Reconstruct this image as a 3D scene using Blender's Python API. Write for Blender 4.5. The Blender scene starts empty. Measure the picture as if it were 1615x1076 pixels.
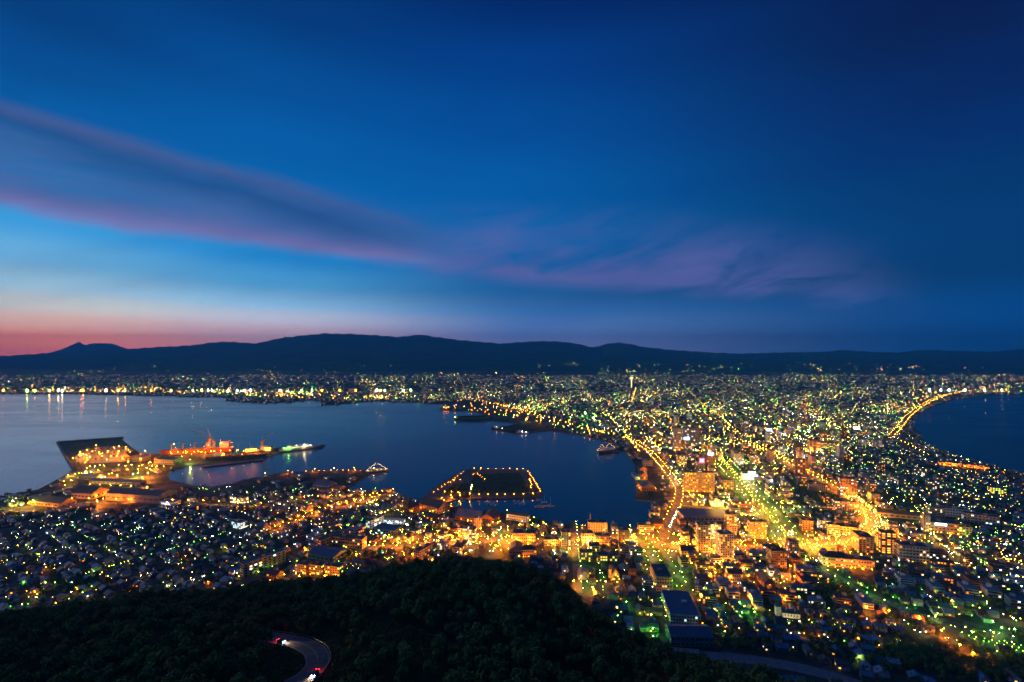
import bpy, bmesh, math, random
import numpy as np
from mathutils import Vector, Matrix
from mathutils.geometry import tessellate_polygon
random.seed(7); RNG = np.random.default_rng(11)
SC = bpy.context.scene; COL = SC.collection
# ------------------------------------------------------------------ camera
CAMZ = 334.0; F = 760.0; CX = 807.5; YE = 558.0      # focal length and eye level in photo pixels (1615 wide)
cam = bpy.data.cameras.new("camera"); cam.sensor_width = 36; cam.lens = 36 * F / 1615
cam.shift_y = (YE - 538) / 1615; cam.clip_start = 1; cam.clip_end = 150000
co = bpy.data.objects.new("camera", cam); co.location = (0, 0, CAMZ); co.rotation_euler = (math.radians(90), 0, 0)
COL.objects.link(co); SC.camera = co
SC.view_settings.view_transform = 'Standard'; SC.view_settings.look = 'None'
SC.view_settings.exposure = 0; SC.view_settings.gamma = 1
CY = SC.cycles
CY.max_bounces = 3; CY.diffuse_bounces = 1; CY.glossy_bounces = 2; CY.transmission_bounces = 2; CY.transparent_max_bounces = 4
CY.use_light_tree = True; CY.sample_clamp_direct = 0; CY.sample_clamp_indirect = 3
HAZE = 5.5e-5
CY.use_adaptive_sampling = True; CY.adaptive_threshold = .02; CY.adaptive_min_samples = 72
CY.filter_width = 1.55
CY.volume_bounces = 0
CY.caustics_reflective = False; CY.caustics_refractive = False; CY.use_denoising = True
# ------------------------------------------------------------------ dusk sky
def lin(c): return tuple((v / 255 / 12.92 if v / 255 <= .04045 else ((v / 255 + .055) / 1.055) ** 2.4) for v in c)
world = bpy.data.worlds.new("World"); SC.world = world; world.use_nodes = True
NT = world.node_tree; NT.nodes.clear()
def node(t, kind, **kw):
    n = t.nodes.new(kind)
    for k, v in kw.items(): setattr(n, k, v)
    return n
class Nd:
    "small arithmetic helper on shader sockets"
    def __init__(s, t): s.t = t
    def m(s, op, a, b=None, c=None):
        n = node(s.t, 'ShaderNodeMath', operation=op)
        for i, v in enumerate((a, b, c)):
            if v is None: continue
            if isinstance(v, (int, float)): n.inputs[i].default_value = v
            else: s.t.links.new(v, n.inputs[i])
        return n.outputs[0]
    def step(s, x, lo, hi, a=0.0, b=1.0):
        n = node(s.t, 'ShaderNodeMapRange', interpolation_type='SMOOTHSTEP')
        s.t.links.new(x, n.inputs[0])
        for i, v in enumerate((lo, hi, a, b)): n.inputs[i + 1].default_value = v
        return n.outputs[0]
    def mix(s, f, a, b):
        n = node(s.t, 'ShaderNodeMix', data_type='RGBA')
        for i, v in ((0, f), (6, a), (7, b)):
            if isinstance(v, (int, float)): n.inputs[i].default_value = v
            elif isinstance(v, tuple): n.inputs[i].default_value = (*v, 1)
            else: s.t.links.new(v, n.inputs[i])
        return n.outputs[2]
    def ramp(s, x, stops):
        n = node(s.t, 'ShaderNodeValToRGB'); n.color_ramp.interpolation = 'EASE'
        e = n.color_ramp.elements
        while len(e) < len(stops): e.new(.5)
        for el, (p, c) in zip(e, stops): el.position = p; el.color = (*c, 1)
        s.t.links.new(x, n.inputs[0]); return n.outputs[0]
    def noise(s, vec, scale, detail=4, rough=.55, dist=0):
        n = node(s.t, 'ShaderNodeTexNoise'); s.t.links.new(vec, n.inputs['Vector'])
        n.inputs['Scale'].default_value = scale; n.inputs['Detail'].default_value = detail
        n.inputs['Roughness'].default_value = rough; n.inputs['Distortion'].default_value = dist
        return n.outputs[0]
    def comb(s, x, y, z=0.0):
        n = node(s.t, 'ShaderNodeCombineXYZ')
        for i, v in enumerate((x, y, z)):
            if isinstance(v, (int, float)): n.inputs[i].default_value = v
            else: s.t.links.new(v, n.inputs[i])
        return n.outputs[0]
N = Nd(NT)
tc = node(NT, 'ShaderNodeTexCoord'); sep = node(NT, 'ShaderNodeSeparateXYZ'); NT.links.new(tc.outputs['Generated'], sep.inputs[0])
dx, dy, dz = sep.outputs
az = N.m('ARCTAN2', dx, dy); el = N.m('DIVIDE', N.m('MAXIMUM', N.m('ARCSINE', dz), 0.0), math.radians(40))
def col_stops(u, rows):
    k = math.sqrt(1 + u * u)
    return sorted((max(0, math.degrees(math.atan((YE - y) / F / k)) / 40), lin(c)) for y, c in rows)
skyL = N.ramp(el, col_stops(-1.02, [(0,(0,62,128)),(90,(0,80,152)),(160,(0,94,170)),(230,(20,106,176)),(300,(35,128,198)),(345,(64,165,232)),(400,(114,188,236)),(440,(156,200,224)),(475,(180,184,178)),(505,(196,152,136)),(535,(232,124,94)),(556,(205,98,92))]))
skyM = N.ramp(el, col_stops(-.54, [(0,(0,58,125)),(120,(0,80,155)),(220,(0,96,174)),(330,(0,112,190)),(400,(36,150,226)),(440,(80,168,226)),(475,(126,176,212)),(500,(164,168,184)),(522,(168,140,154)),(545,(154,112,130))]))
skyC = N.ramp(el, col_stops(0, [(0,(0,40,108)),(100,(0,62,140)),(200,(0,80,160)),(300,(0,94,172)),(380,(8,104,180)),(450,(24,98,164)),(485,(50,100,158)),(515,(72,100,148)),(545,(84,92,130))]))
skyR = N.ramp(el, col_stops(1.02, [(0,(6,24,74)),(100,(5,34,94)),(190,(2,42,104)),(270,(0,54,112)),(340,(0,58,116)),(440,(0,56,108)),(530,(0,44,88))]))
s1 = N.mix(N.step(az, math.radians(-46), math.radians(-26)), skyL, skyM)
s2 = N.mix(N.step(az, math.radians(-30), math.radians(2)), s1, skyC)
sky = N.mix(N.step(az, math.radians(-4), math.radians(46)), s2, skyR)
low_gain = N.step(el, -.03, .19, 3.7, 1.0)      # low sky is seen through the haze below, so it is brighter behind it
# thin clouds: X,Z = direction on the plane one unit ahead
yy = N.m('MAXIMUM', dy, .05); X = N.m('DIVIDE', dx, yy); Z = N.m('DIVIDE', dz, yy)
def line_s(x0, z0, slope): return N.m('SUBTRACT', Z, N.m('ADD', N.m('MULTIPLY', N.m('SUBTRACT', X, x0), slope), z0))
def streak(slope, sx, sz, scale, detail=4, off=0.0, dist=0.3):
    a = math.atan(slope); c, s = math.cos(a), math.sin(a)
    p = N.m('ADD', N.m('MULTIPLY', X, c * sx), N.m('MULTIPLY', Z, s * sx))
    q = N.m('ADD', N.m('MULTIPLY', X, -s * sz), N.m('MULTIPLY', Z, c * sz))
    return N.noise(N.comb(p, q, off), scale, detail, .55, dist)
wob = streak(-.2, 1, 2.2, 2.2, 3, 3.1)
wv = N.m('MULTIPLY', N.m('SUBTRACT', wob, .5), .075)
# lower pink band
sA = N.m('ADD', line_s(-.273, .192, -.142), wv)
nA = streak(-.15, .7, 9, 2.6, 6, 1.7)
dA = N.m('MULTIPLY', N.step(sA, -.012, .022), N.step(sA, .018, .15, 1, 0))
dA = N.m('MULTIPLY', N.m('MULTIPLY', dA, N.step(X, -.32, .02, 1, 0)), N.step(nA, .25, .6, .35, 1.0))
colA = N.mix(N.step(sA, .0, .07), lin((138, 122, 182)), lin((64, 98, 162)))
sky = N.mix(N.m('MINIMUM', N.m('MULTIPLY', dA, .95), .9), sky, colA)
# upper grey bank, and the thin veil between it and the pink band
sB = N.m('ADD', line_s(-.273, .275, -.292), N.m('MULTIPLY', wv, .9))
nB = streak(-.3, .8, 7.5, 2.4, 6, 9.2)
dB = N.m('MULTIPLY', N.step(sB, -.085, -.01), N.step(sB, .0, .035, 1, 0))
dB = N.m('MULTIPLY', N.m('MULTIPLY', dB, N.step(X, -.45, .0, 1, 0)), N.step(nB, .25, .62, .25, 1.0))
dV = N.m('MULTIPLY', N.m('MULTIPLY', N.step(sA, .0, .06), N.step(sB, -.05, .0, 1, 0)), N.m('MULTIPLY', N.step(X, -.5, -.1, 1, 0), N.step(nA, .28, .62, .08, .46)))
sky = N.mix(dV, sky, lin((82, 112, 170)))
colB = N.mix(N.step(sB, -.03, .02), lin((30, 80, 142)), lin((78, 96, 152)))
sky = N.mix(N.m('MINIMUM', N.m('MULTIPLY', dB, .9), .85), sky, colB)
# wisps to the right
sC = N.m('ADD', line_s(.23, .128, -.065), N.m('MULTIPLY', wv, .8))
nC = streak(.42, .9, 3.6, 3.4, 7, 5.9, .7); nD = streak(.1, 1.0, 6, 2.4, 6, 7.7, .8)
dC = N.m('MULTIPLY', N.step(sC, -.012, .03), N.step(sC, .02, .19, 1, 0))
dC = N.m('MULTIPLY', dC, N.m('MULTIPLY', N.step(X, -.26, .02), N.step(X, .38, .9, 1, 0)))
dC = N.m('MULTIPLY', dC, N.m('MULTIPLY', N.step(nC, .3, .6), N.step(nD, .22, .55)))
sky = N.mix(N.m('MINIMUM', N.m('MULTIPLY', dC, 1.05), .8), sky, lin((98, 102, 170)))
# faint darker and lighter veils high up
nE = streak(.25, .5, 2.2, 1.6, 4, 2.2, .4)
sky = N.mix(N.step(nE, .45, .75, 0, .28), sky, N.mix(1.0, sky, lin((0, 56, 128))))
nish = node(NT, 'ShaderNodeTexSky', sky_type='NISHITA', sun_disc=False)
nish.sun_elevation = math.radians(-4); nish.sun_rotation = math.radians(-60); nish.altitude = 330
bg1 = node(NT, 'ShaderNodeBackground'); NT.links.new(sky, bg1.inputs[0]); NT.links.new(N.m('MULTIPLY', low_gain, N.step(el, .08, .42, 1.22, 1.0)), bg1.inputs[1])
bg2 = node(NT, 'ShaderNodeBackground'); NT.links.new(nish.outputs[0], bg2.inputs[0]); bg2.inputs[1].default_value = .05
adds = node(NT, 'ShaderNodeAddShader'); wo = node(NT, 'ShaderNodeOutputWorld')
NT.links.new(bg1.outputs[0], adds.inputs[0]); NT.links.new(bg2.outputs[0], adds.inputs[1]); NT.links.new(adds.outputs[0], wo.inputs[0])
world.cycles.sampling_method = 'MANUAL'; world.cycles.sample_map_resolution = 512
# the last twilight from the north-west horizon
sl = bpy.data.lights.new("sun", 'SUN'); sl.energy = .27; sl.angle = math.radians(50); sl.color = (.85, .8, 1)
so = bpy.data.objects.new("sun", sl); so.rotation_euler = (math.radians(68), 0, math.radians(-120)); COL.objects.link(so)
# ------------------------------------------------------------------ terrain functions
SIL = np.array([(-900,1040),(-150,985),(0,972),(60,962),(130,952),(200,944),(300,937),(370,927),(420,918),(500,914),(560,905),(620,890),(700,882),(760,884),(820,892),(860,904),(890,925),(930,958),(970,988),(1020,1012),(1080,1036),(1140,1056),(1200,1074),(1300,1105),(1500,1160),(1800,1260),(3000,1500)], float)
DC = np.array([(-900,330),(0,390),(300,430),(600,455),(760,460),(880,420),(970,360),(1080,310),(1200,270),(1500,210),(3000,120)], float)
MTN = np.array([(-1500,572),(-300,566),(0,562),(60,558),(100,556),(200,551),(240,548),(300,545),(330,541),(350,539),(375,540),(405,542),(420,538),(450,532),(480,529),(510,526),(560,527),(610,530),(628,532),(640,530),(665,528),(690,532),(730,537),(790,542),(830,539),(870,538),(905,541),(935,548),(960,542),(975,540),(995,543),(1020,548),(1060,552),(1120,556),(1170,558),(1230,556),(1300,555),(1330,552),(1370,555),(1420,556),(1450,552),(1500,553),(1560,555),(1615,550),(1800,548),(3000,556)], float)
def sil(px): return np.interp(px, SIL[:, 0], SIL[:, 1])
def hill_z(x, y):
    x = np.asarray(x, float); y = np.asarray(y, float)
    d = np.maximum(y, 4.0); u = x / d; px = CX + F * u
    vc = (sil(px) + 14 - YE) / F; dc = np.interp(px, DC[:, 0], DC[:, 1])
    near = 1.3 * np.maximum(0, 1 - d / dc) ** 3
    bump = 3.5 * np.sin(x * .021 + 1.3) * np.cos(y * .017) + 2.2 * np.sin(x * .05 + y * .043) 
    z1 = CAMZ - (vc + near) * d - 2 + bump * np.clip((d - 60) / 100, 0, 1) * np.clip((dc - d) / 120, 0, 1)
    zc = CAMZ - vc * dc - 2; de = (CAMZ - 2) / vc * .97
    t = np.clip((d - dc) / np.maximum(de - dc, 1), 0, 1.3)
    z2 = np.where(t < 1, zc * np.maximum(1 - t, 0) ** 1.25, -8 * (t - 1) / .3)
    return np.where(d < dc, z1, z2)
def mtn_z(x, y):
    x = np.asarray(x, float); y = np.asarray(y, float)
    d = np.maximum(y, 4.0); px = CX + F * x / d
    zc = CAMZ + (YE - np.interp(px, MTN[:, 0], MTN[:, 1]) + .45 * (np.sin(px * .31) + .7 * np.sin(px * .77 + 1) + .5 * np.sin(px * .17 + 2))) / F * 18000
    t = np.clip((d - 9000) / 9000, 0, 1)
    rid = np.sin(x * .0011 + np.sin(d * .0006) * 1.5) * np.sin(d * .0009 + x * .0004) + .5 * np.sin(x * .0031 + d * .0013)
    z = zc * t ** 1.55 + rid * 70 * t * (1 - t) * 2
    z = np.where(d > 18000, zc - (d - 18000) * .05, z)
    return np.where(d < 9000, -20.0, z)
def gz(x, y): return np.maximum(np.maximum(2.0, hill_z(x, y)), mtn_z(x, y))
DS = np.geomspace(60, 20000, 900)
def ray(px, py, lift=0.0):
    "photo pixel(s) -> point(s) on the ground"
    px = np.atleast_1d(np.asarray(px, float)); py = np.atleast_1d(np.asarray(py, float))
    u = (px - CX) / F; v = (py - YE) / F
    out = np.zeros((len(px), 3))
    for a in range(0, len(px), 4000):
        U = u[a:a+4000, None]; V = v[a:a+4000, None]
        g = CAMZ - V * DS - gz(U * DS, np.broadcast_to(DS, (len(U), len(DS))))
        hit = g <= 0; i = np.argmax(hit, 1); i[~hit.any(1)] = len(DS) - 1; i = np.maximum(i, 1)
        r = np.arange(len(U)); g0 = g[r, i-1]; g1 = g[r, i]; t = np.clip(g0 / np.maximum(g0 - g1, 1e-6), 0, 1)
        d = DS[i-1] + (DS[i] - DS[i-1]) * t
        out[a:a+4000, 0] = U[:, 0] * d; out[a:a+4000, 1] = d
    out[:, 2] = gz(out[:, 0], out[:, 1]) + lift
    return out
def P(px, py): return Vector(ray(px, py)[0])
def flat(px, py, z=2.0):
    d = (CAMZ - z) * F / (py - YE); return Vector(((px - CX) / F * d, d, z))
def proj(x, y, z): return CX + F * x / y, YE + F * (CAMZ - z) / y
# ------------------------------------------------------------------ materials
MATS = {}
def mat(name, rgb, rough=.7, var=.3, scale=.25, metal=0.0, spec=.4):
    if name in MATS: return MATS[name]
    m = bpy.data.materials.new(name); m.use_nodes = True; t = m.node_tree; b = t.nodes['Principled BSDF']; n = Nd(t)
    g = node(t, 'ShaderNodeNewGeometry'); f = n.noise(g.outputs['Position'], scale, 4, .6)
    c0 = tuple(v * (1 - var) for v in rgb); c1 = tuple(min(1, v * (1 + var)) for v in rgb)
    t.links.new(n.mix(n.step(f, .3, .7), c0, c1), b.inputs['Base Color'])
    b.inputs['Roughness'].default_value = rough; b.inputs['Metallic'].default_value = metal
    b.inputs['Specular IOR Level'].default_value = spec
    MATS[name] = m; return m
def emat(name, rgb, s, sample=True):
    if name in MATS: return MATS[name]
    m = bpy.data.materials.new(name); m.use_nodes = True; t = m.node_tree; b = t.nodes['Principled BSDF']
    b.inputs['Base Color'].default_value = (.3, .3, .3, 1); b.inputs['Emission Color'].default_value = (*rgb, 1)
    b.inputs['Emission Strength'].default_value = s
    if not sample: m.cycles.emission_sampling = 'NONE'
    MATS[name] = m; return m
AMB = (1, .22, .006); YEL = (1, .48, .04); WRM = (1, .72, .32); WHT = (.95, .97, .9); CYA = (.55, .9, 1); GRN = (.16, 1, .08); YGR = (.6, 1, .1); RED = (1, .05, .03)
HUES = dict(amber=AMB, yellow=YEL, warm=WRM, white=WHT, cool=CYA, green=GRN, lime=YGR, red=RED)
# ------------------------------------------------------------------ mesh builder and object helpers
class MB:
    def __init__(s): s.v = []; s.f = []; s.mi = []; s.m = []
    def mid(s, m):
        if m not in s.m: s.m.append(m)
        return s.m.index(m)
    def poly(s, vs, faces, m):
        o = len(s.v); s.v += [tuple(p) for p in vs]; k = s.mid(m)
        for f in faces: s.f.append([o + i for i in f]); s.mi.append(k)
        return s
    def box(s, cx, cy, z0, w, d, h, m, rot=0.0):
        c, n = math.cos(rot), math.sin(rot); vs = []
        for z in (z0, z0 + h):
            for a, b in ((-1, -1), (1, -1), (1, 1), (-1, 1)):
                x, y = a * w / 2, b * d / 2; vs.append((cx + x * c - y * n, cy + x * n + y * c, z))
        return s.poly(vs, [(3, 2, 1, 0), (4, 5, 6, 7), (0, 1, 5, 4), (1, 2, 6, 5), (2, 3, 7, 6), (3, 0, 4, 7)], m)
    def gable(s, cx, cy, z0, w, d, rise, m, over=.5, th=.25, axis='x'):
        "pitched roof slab pair with thickness; ridge along axis"
        def T(a, b, z): return (cx + a, cy + b, z) if axis == 'x' else (cx + b, cy + a, z)
        L, B = (w, d) if axis == 'x' else (d, w)
        a = L / 2 + over; b = B / 2 + over; dz = rise * over / (B / 2)
        vs = [T(q, p, z0 + h) for q in (-a, a) for p, h in ((-b, -dz), (0, rise), (b, -dz), (b, th - dz), (0, rise + th), (-b, th - dz))]
        return s.poly(vs, [(0, 1, 7, 6), (1, 2, 8, 7), (2, 3, 9, 8), (3, 4, 10, 9), (4, 5, 11, 10), (5, 0, 6, 11), (0, 5, 4, 1), (1, 4, 3, 2), (6, 7, 10, 11), (7, 8, 9, 10)], m)
    def gwall(s, cx, cy, z0, w, d, h, rise, m, axis='x'):
        "walls with gable ends"
        def T(a, b, z): return (cx + a, cy + b, z) if axis == 'x' else (cx + b, cy + a, z)
        L, B = (w / 2, d / 2) if axis == 'x' else (d / 2, w / 2)
        vs = [T(a, b, z) for z in (z0, z0 + h) for a, b in ((-L, -B), (L, -B), (L, B), (-L, B))] + [T(-L, 0, z0 + h + rise), T(L, 0, z0 + h + rise)]
        return s.poly(vs, [(0, 1, 5, 4), (1, 2, 6, 9, 5), (2, 3, 7, 6), (3, 0, 4, 8, 7)], m)
    def hip(s, cx, cy, z0, w, d, rise, m, over=.5):
        a, b = w / 2 + over, d / 2 + over; r = max(a - b, .3)
        vs = [(cx - a, cy - b, z0), (cx + a, cy - b, z0), (cx + a, cy + b, z0), (cx - a, cy + b, z0), (cx - r, cy, z0 + rise), (cx + r, cy, z0 + rise)]
        return s.poly(vs, [(0, 1, 5, 4), (1, 2, 5), (2, 3, 4, 5), (3, 0, 4), (3, 2, 1, 0)], m)
    def lathe(s, cx, cy, prof, m, n=10):
        vs = []; fs = []
        for r, z in prof:
            for k in range(n):
                a = 2 * math.pi * k / n; vs.append((cx + r * math.cos(a), cy + r * math.sin(a), z))
        for i in range(len(prof) - 1):
            for k in range(n): fs.append((i * n + k, i * n + (k + 1) % n, (i + 1) * n + (k + 1) % n, (i + 1) * n + k))
        fs.append(tuple(range(n))[::-1]); fs.append(tuple((len(prof) - 1) * n + k for k in range(n)))
        return s.poly(vs, fs, m)
    def tube(s, p, q, r0, r1, m, n=6):
        p, q = Vector(p), Vector(q); ax = (q - p).normalized(); e = ax.orthogonal().normalized(); g = ax.cross(e); vs = []
        for c, r in ((p, r0), (q, r1)):
            for k in range(n):
                a = 2 * math.pi * k / n; vs.append(c + (e * math.cos(a) + g * math.sin(a)) * r)
        return s.poly(vs, [(k, (k + 1) % n, n + (k + 1) % n, n + k) for k in range(n)] + [tuple(range(n))[::-1], tuple(range(n, 2 * n))], m)
    def mesh(s, name):
        me = bpy.data.meshes.new(name); me.from_pydata(s.v, [], s.f)
        for m in s.m: me.materials.append(m)
        me.polygons.foreach_set('material_index', s.mi); me.update(); return me
    def build(s, name, parent=None, loc=None, smooth=False):
        o = bpy.data.objects.new(name, s.mesh(name)); COL.objects.link(o)
        if smooth: o.data.polygons.foreach_set('use_smooth', [True] * len(o.data.polygons))
        if parent: o.parent = parent
        if loc is not None: o.location = loc
        return o
def tag(o, label, cat, group=None):
    o['label'] = label; o['category'] = cat
    if group: o['group'] = group
    return o
def thing(name, label, cat, loc=(0, 0, 0), rz=0.0, group=None):
    o = bpy.data.objects.new(name, None); o.empty_display_size = 1; COL.objects.link(o)
    o.location = loc; o.rotation_euler = (0, 0, rz); return tag(o, label, cat, group)
def kind(o, k): o['kind'] = k; return o
def dup(root, loc, rz, label=None, sc=None, children=None):
    r = root.copy(); COL.objects.link(r); r.location = loc; r.rotation_euler = (0, 0, rz)
    if sc: r.scale = sc
    if label: r['label'] = label
    for ch in (children if children is not None else root.children):
        c = ch.copy(); COL.objects.link(c); c.parent = r
        for g in ch.children:
            d = g.copy(); COL.objects.link(d); d.parent = c
    return r
def sheet(name, pts, m, z=None, k='structure'):
    "flat polygon on the ground from world points"
    vs = [Vector((p[0], p[1], p[2] if z is None else z)) for p in pts]
    tris = tessellate_polygon([vs]); b = MB(); up = []
    for t in tris:
        a, c, e = (vs[i] for i in t); n = (c - a).cross(e - a); up.append(t if n.z > 0 else t[::-1])
    b.poly(vs, up, m); o = b.build(name)
    return kind(o, k) if k else o
def ribbon(name, pts, w, m, lift=.05, k='structure', step=6.0):
    "road strip along world points, draped on the ground"
    ps = [Vector((p[0], p[1], 0)) for p in pts]; fine = []
    for a, c in zip(ps, ps[1:]):
        n = max(1, int((c - a).length / step))
        fine += [a.lerp(c, i / n) for i in range(n)]
    fine.append(ps[-1])
    for _ in range(3): fine = [fine[0]] + [(fine[i-1] + fine[i] * 2 + fine[i+1]) / 4 for i in range(1, len(fine) - 1)] + [fine[-1]]
    vs = []; fs = []
    for i, p in enumerate(fine):
        t = (fine[min(i + 1, len(fine) - 1)] - fine[max(i - 1, 0)]).normalized(); nn = Vector((-t.y, t.x, 0))
        zc = float(gz(p.x, p.y)) + lift
        for s_ in (-1, 1):
            q = p + nn * s_ * w / 2; vs.append((q.x, q.y, max(zc, float(gz(q.x, q.y)) + lift) if lift > .1 else zc))
    for i in range(len(fine) - 1): fs.append((2 * i + 1, 2 * i, 2 * i + 2, 2 * i + 3))
    b = MB(); b.poly(vs, fs, m); o = b.build(name)
    return (kind(o, k) if k else o), fine
# ------------------------------------------------------------------ the setting: sea, land, hills
M_asph = mat('asphalt', (.10, .10, .10), .85, .4, .15)
def land_material():
    m = bpy.data.materials.new('town_ground'); m.use_nodes = True; t = m.node_tree; b = t.nodes['Principled BSDF']; n = Nd(t)
    g = node(t, 'ShaderNodeNewGeometry'); pos = g.outputs['Position']
    big = n.noise(pos, .012, 4, .6); fine = n.noise(pos, .15, 4, .65)
    vo = node(t, 'ShaderNodeTexVoronoi'); t.links.new(pos, vo.inputs['Vector']); vo.inputs['Scale'].default_value = .035
    sepc = node(t, 'ShaderNodeSeparateColor'); t.links.new(vo.outputs['Color'], sepc.inputs[0])
    c = n.mix(n.step(sepc.outputs[0], .35, .6), (.05, .05, .052), (.10, .095, .085))
    c = n.mix(n.step(big, .48, .62), c, (.028, .05, .02)); c = n.mix(n.m('MULTIPLY', n.step(fine, .4, .7), .5), c, (.03, .032, .03))
    t.links.new(c, b.inputs['Base Color']); b.inputs['Roughness'].default_value = .9; b.inputs['Specular IOR Level'].default_value = .2
    return m
M_land = land_material()
def water_material():
    m = bpy.data.materials.new('sea_water'); m.use_nodes = True; t = m.node_tree; b = t.nodes['Principled BSDF']; n = Nd(t)
    g = node(t, 'ShaderNodeNewGeometry'); mp = node(t, 'ShaderNodeMapping'); t.links.new(g.outputs['Position'], mp.inputs[0])
    mp.inputs['Scale'].default_value = (.0011, .0042, 1); mp.inputs['Rotation'].default_value = (0, 0, .25)
    f = n.noise(mp.outputs[0], 1.0, 6, .6, 1.2)
    b.inputs['Base Color'].default_value = (.003, .05, .13, 1); b.inputs['IOR'].default_value = 1.33
    t.links.new(n.step(f, .35, .68, .15, .22), b.inputs['Roughness'])
    rp = n.noise(g.outputs['Position'], .03, 3, .6); bp = node(t, 'ShaderNodeBump'); bp.inputs['Strength'].default_value = .05; bp.inputs['Distance'].default_value = 2.0
    t.links.new(n.m('ADD', rp, n.m('MULTIPLY', f, 1.5)), bp.inputs['Height']); t.links.new(bp.outputs[0], b.inputs['Normal'])
    return m
M_sea = water_material()
b = MB(); E = 60000
b.poly([(-E, -3000, 0), (E, -3000, 0), (E, E, 0), (-E, E, 0)], [(0, 1, 2, 3)], M_sea); kind(b.build('sea'), 'structure')
SHORE = [(-420,815),(-120,797),(0,783),(60,772),(100,751),(118,740),(106,722),(92,698),(178,692),(190,691),(204,703),(222,715),(262,716),(380,716),(415,711),(440,706),(500,703),(514,701),(508,707),(440,714),(417,722),(372,727),(290,735),(268,741),(264,750),(268,757),(300,765),(330,768),(362,764),(398,754),(440,746),(500,742.5),(600,740),(613,743),(600,746.5),(580,749),(566,758),(548,768),(556,774),(590,774),(612,771),(640,783),(668,790),(700,798),(730,800),(738,806),(760,806),(800,809),(842,815),(870,826),(905,829),(950,832),(1000,834),(1022,834),(1026,812),(1038,800),(1030,790),(1003,788),(1003,760),(1002,736),(994,722),(984,712),(958,712),(946,710),(948,706),(972,706),(975,701),(945,693),(915,685),(880,681),(865,679),(835,683),(810,684),(782,678),(776,673),(800,672),(815,668),(778,664),(745,666),(716,664),(718,658),(752,657),(768,654),(740,649),(712,649),(692,645),(700,641),(722,640),(690,637.5),(640,634),(590,632.5),(548,636),(525,639),(505,639),(512,634),(490,631),(455,634),(420,636),(385,634),(354,631),(366,627.5),(330,625.5),(296,626),(270,624.5),(220,624),(160,622),(100,621.5),(0,621),(-300,620),(-900,619)]
COAST = [(2600,617),(1900,620),(1700,622),(1615,622.5),(1570,622.5),(1540,624),(1505,630),(1478,638),(1458,648),(1443,660),(1439,670),(1446,682),(1456,694),(1474,706),(1500,716),(1535,726),(1575,737),(1620,750),(1700,768),(1900,820)]
SH = [flat(*p) for p in SHORE]; CO = [flat(*p) for p in COAST]
landpts = SH + [Vector((-40000, 6000, 2)), Vector((-40000, 14000, 2)), Vector((40000, 14000, 2)), Vector((40000, 4000, 2))] + CO + [Vector((2600, 300, 2)), Vector((2000, -800, 2)), Vector((-2000, -800, 2)), Vector((-2600, 300, 2))]
sheet('town_ground', landpts, M_land)
ISLE = [(664,789),(668,783),(690,766),(712,751),(738,739.5),(830,740.5),(842,756),(857,778),(850,785),(800,785.5),(730,787),(714,786)]
IS = [flat(*p) for p in ISLE]
def inside(poly, x, y):
    x = np.asarray(x, float); y = np.asarray(y, float); r = np.zeros(x.shape, bool); n = len(poly); j = n - 1
    for i in range(n):
        xi, yi, xj, yj = poly[i][0], poly[i][1], poly[j][0], poly[j][1]
        if yi != yj: r ^= ((yi > y) != (yj > y)) & (x < (xj - xi) * (y - yi) / (yj - yi) + xi)
        j = i
    return r
LP = [(p.x, p.y) for p in landpts]
M_quay = mat('quay_concrete', (.22, .21, .19), .85, .25, .12)
M_dark = mat('dark_fill', (.035, .037, .04), .9, .3, .05)
M_park = mat('park_turf', (.03, .045, .018), .95, .4, .06)
b = MB(); n = len(IS)
b.poly([(p.x, p.y, z) for z in (-3, 2.2) for p in IS], [(i, (i+1) % n, n + (i+1) % n, n + i) for i in range(n)] + [tuple(n + i for i in range(n))], M_asph); kind(b.build('island'), 'structure')
PK = [(748,749),(818,745),(834,770),(842,777),(828,776),(745,778),(742,765)]
sheet('park_turf', [flat(x, y, 2.2) for x, y in PK], M_park, 2.212)
sheet('park_turf', [flat(x, y, 2.2) for x, y in [(700,776),(716,764),(738,762),(740,771),(726,779),(702,782)]], M_park, 2.212)
# quay faces where the land stands above the water
qm = MB(); SHX = SH[2:-3]
for a, c in zip(SHX, SHX[1:]): qm.poly([(a.x, a.y, -3), (c.x, c.y, -3), (c.x, c.y, 2), (a.x, a.y, 2)], [(0, 1, 2, 3)], M_quay)
for a, c in zip(CO, CO[1:]): qm.poly([(a.x, a.y, -3), (c.x, c.y, -3), (c.x, c.y, 2), (a.x, a.y, 2)], [(0, 1, 2, 3)], M_quay)
kind(qm.build('quay_edge'), 'structure')
sheet('reclaimed_ground', [flat(*p) for p in [(104,719),(94,699),(178,693.5),(188,694),(200,703),(219,715),(240,719),(225,729),(150,734),(119,737)]], M_dark, 2.004)
sheet('yard_pavement', [flat(*p) for p in [(118,722),(128,709),(168,704),(200,703),(216,714),(236,718),(222,727),(150,731),(122,731)]], M_quay, 2.016)
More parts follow.
